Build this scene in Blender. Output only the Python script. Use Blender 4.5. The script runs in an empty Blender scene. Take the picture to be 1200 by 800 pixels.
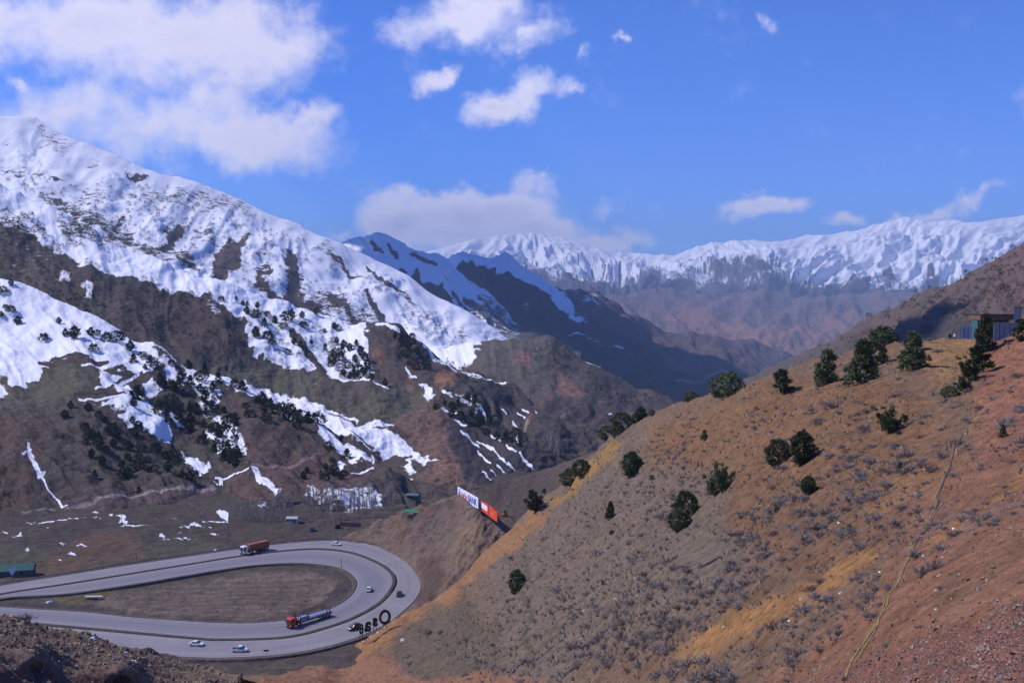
import bpy, bmesh, math, random
import numpy as np
from mathutils import Vector, Matrix

R = math.radians
sc = bpy.context.scene
col = sc.collection

# ------------------------------------------------------------------ camera
HC = 106.0                # camera height above the road in metres
FPX = 1178.0              # focal length in pixels of a 1200 px wide picture
TILT = R(2.43)
cam_d = bpy.data.cameras.new('camera')
cam = bpy.data.objects.new('camera', cam_d)
col.objects.link(cam)
cam_d.sensor_width = 36.0
cam_d.lens = 36.0 * FPX / 1200.0
cam_d.clip_start = 0.5
cam_d.clip_end = 120000.0
cam.location = (0, 0, HC)
cam.rotation_euler = (R(90) - TILT, 0, 0)
sc.camera = cam

# ------------------------------------------------------------------ light
SUN_EL = R(46)
SUN_AZ = R(-82)           # from +Y, positive towards +X: the sun stands on the left
sun_d = bpy.data.lights.new('sun', 'SUN')
sun_d.energy = 4.0
sun_d.angle = R(0.53)
sun_d.color = (1.0, 0.95, 0.92)
sun = bpy.data.objects.new('sun', sun_d)
col.objects.link(sun)
to_sun = Vector((math.sin(SUN_AZ) * math.cos(SUN_EL), math.cos(SUN_AZ) * math.cos(SUN_EL), math.sin(SUN_EL)))
sun.rotation_euler = to_sun.to_track_quat('Z', 'Y').to_euler()
sun.location = (0, 0, 400)

sc.view_settings.view_transform = 'Standard'
sc.view_settings.look = 'None'
sc.view_settings.exposure = 0.12
sc.view_settings.gamma = 1.0
sc.cycles.max_bounces = 4
sc.cycles.diffuse_bounces = 2
sc.cycles.volume_bounces = 0
sc.cycles.transparent_max_bounces = 8
sc.cycles.use_denoising = True

# ------------------------------------------------------------------ pixel rays
def ray(px, py):
    u = (np.asarray(px, float) - 600.0) / FPX
    v = (400.0 - np.asarray(py, float)) / FPX
    y = math.cos(TILT) + v * math.sin(TILT)
    z = -math.sin(TILT) + v * math.cos(TILT)
    return u / y, z / y

def at(px, py, d):
    """the place d metres ahead that the photograph shows at px, py"""
    a, b = ray(px, py)
    return np.stack([a * d, np.broadcast_to(d, np.shape(a)) * 1.0, HC + b * d], -1)

def flat_d(px, py, z=0.0):
    a, b = ray(px, py)
    return (z - HC) / b

def on_flat(px, py, z=0.0):
    return at(px, py, flat_d(px, py, z))

# ------------------------------------------------------------------ node helpers
class NT:
    def __init__(s, tree):
        s.t = tree
    def n(s, typ, **kw):
        nd = s.t.nodes.new(typ)
        for k, v in kw.items():
            if k.startswith('i_'):
                key = k[2:]
                key = int(key) if key.isdigit() else key
                s.put(nd.inputs[key], v)
            else:
                setattr(nd, k, v)
        return nd
    def put(s, sock, v):
        if isinstance(v, bpy.types.NodeSocket):
            s.t.links.new(v, sock)
        else:
            sock.default_value = v
    def m(s, op, a, b=None, c=None, clamp=False):
        nd = s.t.nodes.new('ShaderNodeMath'); nd.operation = op; nd.use_clamp = clamp
        s.put(nd.inputs[0], a)
        if b is not None: s.put(nd.inputs[1], b)
        if c is not None: s.put(nd.inputs[2], c)
        return nd.outputs[0]
    def vm(s, op, a, b=None, out=0):
        nd = s.t.nodes.new('ShaderNodeVectorMath'); nd.operation = op
        s.put(nd.inputs[0], a)
        if b is not None: s.put(nd.inputs[1], b)
        return nd.outputs[out]
    def noise(s, vec, scale, detail=4, rough=0.55, out='Fac', dist=0.0):
        nd = s.t.nodes.new('ShaderNodeTexNoise')
        s.put(nd.inputs['Vector'], vec); s.put(nd.inputs['Scale'], scale)
        nd.inputs['Detail'].default_value = detail
        nd.inputs['Roughness'].default_value = rough
        nd.inputs['Distortion'].default_value = dist
        return nd.outputs[out]
    def mix(s, f, a, b, mode='MIX'):
        nd = s.t.nodes.new('ShaderNodeMix'); nd.data_type = 'RGBA'; nd.blend_type = mode
        s.put(nd.inputs[0], f); s.put(nd.inputs[6], a); s.put(nd.inputs[7], b)
        return nd.outputs[2]
    def rng(s, v, a, b, c=0.0, d=1.0, smooth=False):
        nd = s.t.nodes.new('ShaderNodeMapRange')
        if smooth: nd.interpolation_type = 'SMOOTHSTEP'
        s.put(nd.inputs[0], v)
        for i, x in enumerate((a, b, c, d)): s.put(nd.inputs[i + 1], x)
        return nd.outputs[0]

def c4(c): return (c[0], c[1], c[2], 1.0)

# ------------------------------------------------------------------ world: sky and clouds
world = bpy.data.worlds.new('World')
sc.world = world
world.use_nodes = True
wt = world.node_tree
wt.nodes.clear()
W = NT(wt)
wout = W.n('ShaderNodeOutputWorld')
bg = W.n('ShaderNodeBackground')
wt.links.new(bg.outputs[0], wout.inputs[0])
bg.inputs[1].default_value = 0.10
sky = W.n('ShaderNodeTexSky', sky_type='NISHITA')
sky.sun_disc = False
sky.sun_elevation = SUN_EL
sky.sun_rotation = SUN_AZ
sky.altitude = 2200
sky.air_density = 1.0
sky.dust_density = 0.3
sky.ozone_density = 3.0
tc = W.n('ShaderNodeTexCoord')
sepd = W.n('ShaderNodeSeparateXYZ'); wt.links.new(tc.outputs['Generated'], sepd.inputs[0])
ay = W.m('MAXIMUM', W.m('ABSOLUTE', sepd.outputs[1]), 0.08)
cu = W.m('DIVIDE', sepd.outputs[0], ay)
cv = W.m('DIVIDE', sepd.outputs[2], ay)
cvec = W.n('ShaderNodeCombineXYZ'); wt.links.new(cu, cvec.inputs[0]); wt.links.new(cv, cvec.inputs[1])
cvec = cvec.outputs[0]
# ragged outline: shift the lookup by noise, small lumps on large ones
w1 = W.vm('SUBTRACT', W.noise(cvec, 7.0, 2, 0.5, 'Color'), (0.5, 0.5, 0.5))
w2 = W.vm('SUBTRACT', W.noise(cvec, 28.0, 5, 0.62, 'Color'), (0.5, 0.5, 0.5))
sc1 = W.n('ShaderNodeVectorMath', operation='SCALE'); W.put(sc1.inputs[0], w1); sc1.inputs[3].default_value = 0.06
sc2 = W.n('ShaderNodeVectorMath', operation='SCALE'); W.put(sc2.inputs[0], w2); sc2.inputs[3].default_value = 0.045
wv = W.vm('ADD', cvec, W.vm('ADD', sc1.outputs[0], sc2.outputs[0]))
# centre x, centre y, half width, half height, tilt in degrees, thickness
CLOUDS = [(90, 20, 170, 66, 0, .82), (230, 45, 160, 70, 5, .84), (330, 60, 70, 60, 30, .75), (60, 130, 130, 45, 10, .62),
          (170, 155, 130, 52, 0, .66), (290, 165, 115, 40, -5, .84), (240, 120, 70, 50, 0, .6), (355, 150, 45, 26, 20, .7),
          (28, 92, 26, 13, -10, .55), (150, 95, 60, 35, 0, .5), (545, 22, 95, 34, 6, .82), (620, 42, 38, 26, 10, .6),
          (470, 40, 40, 24, -20, .45), (508, 96, 34, 15, 25, .72), (522, 85, 12, 12, 60, .6), (580, 130, 46, 30, 10, .95),
          (625, 108, 42, 26, 20, .85), (665, 104, 22, 12, 20, .45), (632, 216, 40, 13, 0, .55),
          (560, 245, 105, 28, 4, 1.3), (480, 256, 64, 28, 0, 1.15), (620, 262, 78, 24, 0, 1.05), (540, 275, 125, 24, 0, 1.0),
          (690, 283, 80, 20, 8, .95), (410, 268, 26, 13, 0, .5), (700, 245, 34, 12, 8, .4),
          (885, 245, 46, 16, 4, .9), (920, 238, 34, 12, 10, .75), (985, 250, 34, 11, 0, .75), (1042, 248, 11, 8, 0, .6),
          (1090, 246, 44, 12, 4, .7), (1140, 238, 42, 14, 18, .7), (902, 14, 10, 13, 50, .42), (727, 36, 8, 8, 0, .4),
          (680, 58, 10, 14, -20, .35), (1010, -60, 120, 40, 0, .7), (1320, 120, 120, 50, 10, .7), (-150, 60, 150, 90, 0, .9),
          (1330, 235, 60, 16, 0, .7)]
def blobs(vec, grow=1.0):
    total = None
    for (x, y, rx, ry, rot, th) in CLOUDS:
        a, b = ray(x, y)
        mp = W.n('ShaderNodeMapping', vector_type='TEXTURE')
        wt.links.new(vec, mp.inputs[0])
        mp.inputs['Location'].default_value = (float(a), float(b), 0)
        mp.inputs['Rotation'].default_value = (0, 0, R(rot))
        mp.inputs['Scale'].default_value = (rx / FPX * 1.25 * grow, ry / FPX * 1.25 * grow, 1)
        ln = W.vm('LENGTH', mp.outputs[0], out=1)
        f = W.m('MULTIPLY', W.m('SUBTRACT', 1.0, ln, clamp=True), th * 1.75)
        total = f if total is None else W.m('MAXIMUM', W.m('ADD', total, W.m('MULTIPLY', f, 0.25)), f)
    return total
dens = blobs(wv)
det = W.noise(cvec, 16.0, 8, 0.6)
det2 = W.noise(cvec, 60.0, 6, 0.6)
dens = W.m('ADD', dens, W.m('MULTIPLY', W.m('SUBTRACT', det, 0.5), 1.7))
dens = W.m('ADD', dens, W.m('MULTIPLY', W.m('SUBTRACT', det2, 0.5), 0.55))
cov = W.rng(dens, 0.1, 1.2, 0.0, 0.94, True)
# thick parts are greyer, upper-left edges brighter
thick = W.rng(dens, 0.75, 2.6, 0.0, 1.0, True)
shade = W.noise(W.vm('ADD', wv, (0.02, -0.03, 0)), 10.0, 5, 0.55)
ccol = W.mix(W.m('MULTIPLY', thick, W.rng(shade, 0.3, 0.7, 0.4, 1.0)), (9.4, 9.0, 11.0, 1), (5.2, 5.3, 7.6, 1))
skyc = W.mix(1.0, sky.outputs[0], (0.41, 0.83, 1.8, 1), 'MULTIPLY')
wt.links.new(W.mix(cov, skyc, ccol), bg.inputs[0])

# ------------------------------------------------------------------ noise in numpy
def _hash(ix, iy, seed):
    h = (ix.astype(np.int64) * 374761393 + iy.astype(np.int64) * 668265263 + seed * 2147483647) & 0xffffffff
    h = ((h ^ (h >> 13)) * 1274126177) & 0xffffffff
    return ((h ^ (h >> 16)) & 0xffff) / 65535.0

def vnoise(x, y, seed=0):
    ix, iy = np.floor(x), np.floor(y)
    fx, fy = x - ix, y - iy
    ang = lambda a, b: _hash(a, b, seed) * 2 * math.pi
    def g(a, b, dx, dy):
        t = ang(a, b)
        return np.cos(t) * dx + np.sin(t) * dy
    u = fx * fx * fx * (fx * (fx * 6 - 15) + 10)
    v = fy * fy * fy * (fy * (fy * 6 - 15) + 10)
    n00 = g(ix, iy, fx, fy); n10 = g(ix + 1, iy, fx - 1, fy)
    n01 = g(ix, iy + 1, fx, fy - 1); n11 = g(ix + 1, iy + 1, fx - 1, fy - 1)
    return ((n00 * (1 - u) + n10 * u) * (1 - v) + (n01 * (1 - u) + n11 * u) * v) * 1.5

def fbm(x, y, seed=0, octv=5, gain=0.5, ridged=False):
    a, t, s = 1.0, 0.0, 0.0
    for o in range(octv):
        n = vnoise(x, y, seed + o * 17)
        if ridged: n = 1 - 2 * np.abs(n) - 0.35
        t = t + n * a; s += a
        a *= gain; x = x * 2.03 + 11.3; y = y * 2.03 + 5.7
    return t / s

def sstep(a, b, x):
    t = np.clip((x - a) / (b - a), 0, 1)
    return t * t * (3 - 2 * t)

def curve(pts, x):
    p = np.array(pts, float)
    return np.interp(x, p[:, 0], p[:, 1])

def sdf(poly, x, y):
    """signed distance to a polygon, positive inside"""
    p = np.array(poly, float)
    q = np.roll(p, -1, 0)
    best = np.full(np.shape(x), 1e18)
    inside = np.zeros(np.shape(x), bool)
    for (ax, ay), (bx, by) in zip(p, q):
        ex, ey = bx - ax, by - ay
        t = np.clip(((x - ax) * ex + (y - ay) * ey) / (ex * ex + ey * ey + 1e-12), 0, 1)
        best = np.minimum(best, (x - ax - ex * t) ** 2 + (y - ay - ey * t) ** 2)
        if ay != by:
            c = ((ay > y) != (by > y)) & (x < (bx - ax) * (y - ay) / (by - ay) + ax)
            inside ^= c
    dd = np.sqrt(best)
    return np.where(inside, dd, -dd)

def linedist(pts, x, y):
    p = np.array(pts, float)
    best = np.full(np.shape(x), 1e18)
    for (ax, ay), (bx, by) in zip(p[:-1], p[1:]):
        ex, ey = bx - ax, by - ay
        t = np.clip(((x - ax) * ex + (y - ay) * ey) / (ex * ex + ey * ey + 1e-12), 0, 1)
        best = np.minimum(best, (x - ax - ex * t) ** 2 + (y - ay - ey * t) ** 2)
    return np.sqrt(best)

class TPS:
    """smooth inverse-depth surface through control points (a plane stays a plane)"""
    def __init__(s, pts, lam=0.0):
        p = np.array(pts, float)
        s.p = p[:, :2] / 300.0
        w = 1.0 / p[:, 2]
        n = len(p)
        K = s.k(s.p, s.p) + lam * np.eye(n)
        P = np.hstack([np.ones((n, 1)), s.p])
        A = np.zeros((n + 3, n + 3)); A[:n, :n] = K; A[:n, n:] = P; A[n:, :n] = P.T
        s.sol = np.linalg.solve(A, np.concatenate([w, np.zeros(3)]))
        s.mn, s.mx = w.min() * 0.6, w.max() * 1.5
    def k(s, a, b):
        r2 = ((a[:, None, :] - b[None, :, :]) ** 2).sum(-1)
        return 0.5 * r2 * np.log(r2 + 1e-12)
    def __call__(s, x, y):
        q = np.stack([np.ravel(x), np.ravel(y)], -1) / 300.0
        v = s.k(q, s.p) @ s.sol[:-3] + s.sol[-3] + q @ s.sol[-2:]
        return 1.0 / np.clip(v, s.mn, s.mx).reshape(np.shape(x))

# ------------------------------------------------------------------ materials
def terrain_mat(name, s, bump=0.5, snow_k=0.9, rough=0.95, spots=0.0, var=0.45, snow_soft=0.08, streak=None, snow_col=(0.80, 0.80, 0.85)):
    """colour and snow cover come with the ground (attributes), grain and relief from noise of size s metres"""
    m = bpy.data.materials.new(name); m.use_nodes = True
    t = m.node_tree; t.nodes.clear(); N = NT(t)
    out = N.n('ShaderNodeOutputMaterial'); b = N.n('ShaderNodeBsdfPrincipled')
    t.links.new(b.outputs[0], out.inputs[0])
    b.inputs['Roughness'].default_value = rough
    b.inputs['Specular IOR Level'].default_value = 0.15
    at_c = N.n('ShaderNodeAttribute', attribute_name='tint'); at_s = N.n('ShaderNodeAttribute', attribute_name='snow')
    geo = N.n('ShaderNodeNewGeometry')
    pos = geo.outputs['Position']
    n1 = N.noise(pos, 1.0 / s, 6, 0.62)
    n2 = N.noise(pos, 5.3 / s, 5, 0.65)
    n3 = N.noise(pos, 0.23 / s, 3, 0.5)
    k = N.m('ADD', N.m('MULTIPLY', n1, 0.5), N.m('ADD', N.m('MULTIPLY', n2, 0.35), N.m('MULTIPLY', n3, 0.15)))
    br = N.rng(k, 0.34, 0.66, 1 - var, 1 + var)
    base = N.mix(1.0, at_c.outputs[0], br, 'MULTIPLY')
    hue = N.noise(pos, 0.6 / s, 4, 0.6)
    base = N.mix(N.rng(hue, 0.45, 0.75, 0, 0.45), base, N.mix(1.0, base, (1.25, 0.95, 0.75, 1), 'MULTIPLY'))
    if spots:
        v = N.noise(pos, 3.1 / s, 3, 0.5)
        base = N.mix(N.m('MULTIPLY', N.rng(v, 0.60, 0.66, 0, 1), spots), base, (0.018, 0.02, 0.018, 1))
    sn = N.m('ADD', at_s.outputs['Fac'], N.m('MULTIPLY', N.m('SUBTRACT', N.m('ADD', N.m('MULTIPLY', n1, 0.55), N.m('MULTIPLY', n2, 0.45)), 0.5), snow_k * 1.6))
    sf = N.rng(sn, 0.5 - snow_soft, 0.5 + snow_soft, 0, 1, True)
    sf = N.m('MULTIPLY', sf, N.rng(at_s.outputs['Fac'], 0.015, 0.06))
    sc_ = N.mix(N.m('MULTIPLY', n2, 0.25), c4(snow_col), (snow_col[0] * .8, snow_col[1] * .8, snow_col[2] * .86, 1))
    t.links.new(N.mix(sf, base, sc_), b.inputs['Base Color'])
    if bump:
        h = N.m('ADD', N.m('MULTIPLY', n1, s), N.m('MULTIPLY', n2, s / 3.5))
        bm_ = N.n('ShaderNodeBump'); bm_.inputs['Distance'].default_value = 1.0
        t.links.new(N.m('MULTIPLY', h, N.m('SUBTRACT', 1.0, N.m('MULTIPLY', sf, 0.8))), bm_.inputs['Height'])
        bm_.inputs['Strength'].default_value = bump
        t.links.new(bm_.outputs[0], b.inputs['Normal'])
    return m

def mat(name, c, rough=0.8, metal=0.0, var=0.12, s=2.0, spec=0.3):
    m = bpy.data.materials.new(name); m.use_nodes = True
    t = m.node_tree; t.nodes.clear(); N = NT(t)
    out = N.n('ShaderNodeOutputMaterial'); b = N.n('ShaderNodeBsdfPrincipled')
    t.links.new(b.outputs[0], out.inputs[0])
    geo = N.n('ShaderNodeTexCoord')
    n1 = N.noise(geo.outputs['Object'], s, 5, 0.6)
    t.links.new(N.mix(1.0, c4(c), N.rng(n1, 0.3, 0.7, 1 - var, 1 + var), 'MULTIPLY'), b.inputs['Base Color'])
    b.inputs['Roughness'].default_value = rough
    b.inputs['Metallic'].default_value = metal
    b.inputs['Specular IOR Level'].default_value = spec
    return m

# ------------------------------------------------------------------ terrain patches
def mesh_from(name, verts, faces, mats=(), smooth=False, midx=None):
    me = bpy.data.meshes.new(name)
    verts = np.asarray(verts, np.float32); faces = np.asarray(faces, np.int32)
    k = faces.shape[1]
    me.vertices.add(len(verts)); me.vertices.foreach_set('co', verts.ravel())
    me.loops.add(faces.size); me.loops.foreach_set('vertex_index', faces.ravel())
    me.polygons.add(len(faces)); me.polygons.foreach_set('loop_start', np.arange(0, faces.size, k, dtype=np.int32))
    me.polygons.foreach_set('loop_total', np.full(len(faces), k, np.int32))
    for m in mats: me.materials.append(m)
    if midx is not None: me.polygons.foreach_set('material_index', np.asarray(midx, np.int32))
    me.update(calc_edges=True); me.validate()
    me.polygons.foreach_set('use_smooth', np.full(len(me.polygons), smooth))
    return me

PATCH = {}
class Patch:
    pass

def patch(name, x0, x1, top, bot, ctrl, step, ncol, paint, material, relief=None, back=(0.5, 0.35), rowpow=1.0, nrow=None, col0=(.1, .08, .06), snow0=0.0, seed=1, key=None, lam=0.0):
    """a hillside: skyline 'top', foot 'bot', placed in depth by ctrl; it goes on down behind its own skyline"""
    nx = int((x1 - x0) / step) + 1
    X = np.linspace(x0, x1, nx)
    T = curve(top, X); B = curve(bot, X)
    B = np.maximum(B, T + 1.0)
    ny = nrow or int((B - T).max() / step) + 2
    v = np.linspace(0, 1, ny) ** rowpow
    PX = np.broadcast_to(X, (ny, nx)).copy()
    PY = T + (B - T) * v[:, None]
    tps = TPS(ctrl, lam)
    D = tps(PX, PY)
    Pn = at(PX, PY, D)
    # normals of the smooth surface
    du = np.gradient(Pn, axis=1); dv = np.gradient(Pn, axis=0)
    n = np.cross(du, -dv); n /= (np.linalg.norm(n, axis=-1, keepdims=True) + 1e-9)
    flip = (n * Pn).sum(-1) > 0
    n = np.where((n[..., 2:3] < 0), -n, n)
    if relief is not None:
        h = relief(Pn[..., 0], Pn[..., 1], Pn[..., 2], PX, PY, D)
        Pn = Pn + n * h[..., None]
    # tint and snow
    c = np.zeros((ny, nx, 3)); c[:] = col0
    s = np.full((ny, nx), float(snow0))
    c, s = paint(PX, PY, c, s, Pn) if paint else (c, s)
    # slope behind the skyline
    nb = 10
    wid, drop = back
    rows = []
    top3 = Pn[0]
    dirs = np.stack([top3[:, 0], top3[:, 1], np.zeros(nx)], -1); dirs /= np.linalg.norm(dirs, axis=1, keepdims=True)
    L = wid * D[0]
    rise = Pn[0] - Pn[min(3, ny - 1)]
    for i in range(nb, 0, -1):
        t = (i / nb) ** 1.5
        q = top3 + dirs * (L * t)[:, None]
        q[:, 2] -= drop * L * (t ** 1.0) * np.minimum(1, t * 6 + .3)
        if relief is not None and i > 1:
            q[:, 2] += relief(q[:, 0], q[:, 1], q[:, 2], X, T, D[0]) * 0.6
        rows.append(q)
    V = np.concatenate([np.array(rows), Pn], 0)
    C = np.concatenate([np.repeat(c[:1], nb, 0), c], 0)
    S = np.concatenate([np.repeat(s[:1], nb, 0), s], 0)
    my = ny + nb
    idx = np.arange(my * nx).reshape(my, nx)
    F = np.stack([idx[:-1, :-1], idx[1:, :-1], idx[1:, 1:], idx[:-1, 1:]], -1).reshape(-1, 4)
    me = mesh_from(name, V.reshape(-1, 3), F, [material], True)
    a = me.attributes.new('tint', 'FLOAT_COLOR', 'POINT')
    a.data.foreach_set('color', np.concatenate([C, np.ones(C.shape[:2] + (1,))], -1).astype(np.float32).ravel())
    a = me.attributes.new('snow', 'FLOAT', 'POINT')
    a.data.foreach_set('value', S.astype(np.float32).ravel())
    o = bpy.data.objects.new(name, me); col.objects.link(o)
    o['kind'] = 'structure'
    p = Patch(); p.X, p.T, p.B, p.v, p.P, p.n, p.x0, p.x1, p.nx, p.ny, p.pow = X, T, B, v, Pn, n, x0, x1, nx, ny, rowpow
    PATCH[key or name] = p
    return o

def on(key, px, py):
    """the surface point of a patch seen at px, py"""
    p = PATCH[key]
    fx = min(max((px - p.x0) / (p.x1 - p.x0) * (p.nx - 1), 0), p.nx - 1.001)
    i = int(fx); fx -= i
    t = p.T[i] * (1 - fx) + p.T[i + 1] * fx; b = p.B[i] * (1 - fx) + p.B[i + 1] * fx
    vv = min(max((py - t) / (b - t), 0), 0.9999) ** (1.0 / p.pow)
    fy = vv * (p.ny - 1); j = min(int(fy), p.ny - 2); fy -= j
    P = p.P
    q = (P[j, i] * (1 - fx) + P[j, i + 1] * fx) * (1 - fy) + (P[j + 1, i] * (1 - fx) + P[j + 1, i + 1] * fx) * fy
    return Vector(q)

class Painter:
    """lays colour and snow on a patch, with ragged outlines"""
    def __init__(s, X, Y, c, sn, seed=3, warp=4.0, ws=14.0):
        s.X, s.Y, s.c, s.s = X, Y, c, sn
        s.qx = X + warp * (fbm(X / ws, Y / ws, seed, 4) * 1.6)
        s.qy = Y + warp * (fbm(X / ws + 50, Y / ws, seed + 5, 4) * 1.6)
    def m(s, poly, soft=2.0):
        return sstep(-soft, soft, sdf(poly, s.qx, s.qy))
    def col(s, poly, c, soft=3.0, k=1.0):
        w = s.m(poly, soft)[..., None] * k
        s.c = s.c * (1 - w) + np.array(c) * w
    def snow(s, poly, v=1.0, soft=2.0):
        w = s.m(poly, min(soft * 2.4, soft + 3.0))
        s.s = s.s * (1 - w) + v * w
    def line(s, pts, c=None, snow=None, w=1.2, soft=0.8, warp=0.35):
        d = linedist(pts, s.X + (s.qx - s.X) * warp, s.Y + (s.qy - s.Y) * warp)
        k = 1 - sstep(w - soft, w + soft, d)
        if c is not None: s.c = s.c * (1 - k[..., None]) + np.array(c) * k[..., None]
        if snow is not None: s.s = s.s * (1 - k) + snow * k

# ------------------------------------------------------------------ the land, near to far
def gul(x, y, ang, w, L, amp, seed, octv=4, ridged=True):
    a = x * math.cos(ang) + y * math.sin(ang); b = -x * math.sin(ang) + y * math.cos(ang)
    wp = fbm(x / (w * 2.3), y / (w * 2.3), seed + 90, 3)
    return amp * fbm(a / w + wp * .9, b / L + wp * .5, seed, octv, 0.5, ridged)

def gp(px, py, m, w, L, amp, seed, octv=4, ridged=True):
    """gullies that run down the fall line; m is their lean, w their spacing (in 1/1178 of the distance)"""
    a = px - m * (py - 350.0)
    wp = fbm(px / (w * 2.2), py / (w * 2.2), seed + 90, 3)
    return amp * fbm(a / w + wp * .7, py / L + wp * .3, seed, octv, 0.5, ridged)

def fd(px, py, z=0.0): return (px, py, float(flat_d(px, py, z)))

# the road, outlined on the level valley floor --------------------------------
OUT = [(-170, 720), (-80, 702), (0, 686), (75, 674), (150, 662), (215, 652.5), (277, 643.5), (335, 636.5), (385, 633), (420, 635), (450, 643), (472, 655.5),
       (487, 671.5), (492.5, 687), (486, 702), (472, 715.5), (453, 730), (422, 744.5), (385, 756), (335, 765.5), (260, 770), (200, 768), (100, 763), (0, 756), (-120, 745), (-260, 733)]
MED = [(-170, 731), (-80, 712), (0, 696), (75, 684.5), (150, 672.5), (215, 662), (277, 652), (335, 645), (375, 643), (410, 647), (440, 658), (457, 669),
       (462.5, 680), (458, 692), (444, 707), (418, 722), (385, 734.5), (335, 746.5), (260, 749.5), (225, 747.5), (170, 742.5), (100, 736), (0, 727.5), (-120, 718), (-260, 707)]
INN = [(-170, 738), (-80, 719), (0, 700), (75, 695), (150, 684.5), (225, 672), (262, 666), (300, 661), (342, 658.7), (370, 660), (395, 664), (411, 671.5),
       (419, 682), (415, 694), (400, 707), (372, 719), (342, 725.5), (300, 729.5), (262, 729.8), (225, 728), (150, 722.5), (100, 717), (0, 711), (-120, 703), (-260, 694)]
def spline(pts, n):
    p = np.array(pts, float); m = len(p); q = []
    for i in range(m - 1):
        a, b, c, d = p[max(i - 1, 0)], p[i], p[i + 1], p[min(i + 2, m - 1)]
        for k in range(n):
            t = k / n
            q.append(0.5 * ((2 * b) + (c - a) * t + (2 * a - 5 * b + 4 * c - d) * t * t + (3 * b - a - 3 * c + d) * t ** 3))
    q.append(p[-1]); return np.array(q)
def world_line(px, n=8):
    q = np.array(px, float); w = on_flat(q[:, 0], q[:, 1], 0.0)[:, :2]
    return spline(w, n)
W_OUT, W_MED, W_INN = world_line(OUT), world_line(MED), world_line(INN)
ROADPOLY = OUT + INN[::-1]

# valley floor
def rel_floor(x, y, z, px, py, d):
    r = sstep(-2, 14, -sdf(ROADPOLY, px, py))
    inside = sstep(2, 14, sdf(INN, px, py))
    h = -0.75 + r * (.3 + fbm(x / 40, y / 40, 4, 4) * 2.0 + fbm(x / 7, y / 7, 9, 4) * .5)
    isl = sdf([(150, 695), (262, 675), (345, 668), (385, 672), (392, 684), (380, 700), (345, 714), (262, 720), (150, 712)], px, py)
    return h - inside * 0.2 - 1.3 * sstep(-14, 12, isl)
def pt_floor(X, Y, c, s, P):
    A = Painter(X, Y, c, s, 21, 2.0, 7.0)
    A.col([(-200, 590), (300, 600), (420, 600), (420, 625), (380, 632), (200, 645), (-200, 700)], (.078, .062, .052), 4)
    A.col([(-200, 640), (120, 640), (230, 625), (260, 640), (120, 662), (-200, 710)], (.085, .078, .055), 5)
    A.col([(90, 625), (160, 620), (170, 650), (60, 672), (40, 660)], (.11, .072, .052), 6)
    A.col([(90, 700), (200, 682), (300, 668), (370, 668), (400, 682), (380, 700), (300, 722), (150, 715)], (.155, .118, .092), 4)
    for k in range(9):
        y0 = 676 + k * 5.0
        A.line([(130 + k * 6, y0 + 6), (240, y0 + 3), (380 - k * 4, y0)], (.115, .085, .068), w=1.0, soft=.9)
    A.col([(340, 712), (375, 700), (388, 688), (398, 680), (408, 690), (380, 705), (345, 720)], (.055, .042, .042), 3)
    A.col([(60, 700), (75, 692), (120, 687), (140, 690), (118, 700), (85, 709)], (.11, .09, .045), 3)
    A.col([(-200, 705), (60, 705), (150, 712), (90, 715), (-200, 706)], (.07, .055, .05), 2)
    A.col([(380, 636), (420, 628), (430, 640), (400, 632)], (.15, .1, .075), 3)
    for p in [(105, 597, 117, 601), (125, 599, 134, 603), (134, 600, 149, 605), (136, 604, 150, 611), (130, 611, 178, 615), (200, 612, 250, 616), (222, 608, 270, 611), (184, 627, 230, 630),
              (185, 621, 195, 628), (-4, 622, 12, 626), (10, 626, 28, 630), (18, 623, 28, 627), (52, 616, 61, 619), (65, 633, 78, 636), (85, 633, 103, 638), (76, 643, 92, 648),
              (65, 650, 75, 653), (248, 640, 256, 643), (205, 620, 215, 623), (240, 622, 258, 625), (28, 640, 35, 644), (196, 604, 212, 606), (106, 604, 120, 607), (-60, 630, -20, 634)]:
        x0, y0, x1, y1 = p
        A.snow([(x0, y1), ((x0 + x1) / 2, y0), (x1, (y0 + y1) / 2 + .5), (x1 - 2, y1)], .66, .6)
    A.line([(30, 611), (60, 610), (100, 606)], snow=.8, w=.7, soft=.6)
    A.snow([(252, 595), (262, 595), (268, 600), (268, 611), (258, 604)], .9, .7)
    A.snow([(355, 574), (368, 572), (378, 578), (388, 580), (400, 577), (450, 576), (452, 597), (415, 603), (365, 598), (370, 588)], .5, 5)
    A.snow([(416, 577), (435, 574), (440, 586), (425, 590)], .85, 2)
    return A.c, A.s
M_floor = terrain_mat('valley_earth', 5.0, 0.5, var=.5, spots=.5, snow_k=.7)
floor_ctrl = [fd(470, 690), fd(440, 640), fd(400, 740), fd(500, 700), fd(340, 760)] + [fd(x, y) for x in (-250, 0, 200, 400, 600) for y in (590, 640, 700, 780)] + [(650, 545, 720), (0, 562, 600), (400, 560, 610), (560, 560, 610)]
patch('valley_floor', -260, 700, [(-260, 556), (100, 556), (480, 556), (560, 553), (700, 540)], [(-260, 850), (700, 850)], floor_ctrl, 1.5, 0, pt_floor, M_floor,
      rel_floor, back=(.6, .02), rowpow=1.0, col0=(.085, .068, .056), key='floor')

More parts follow.
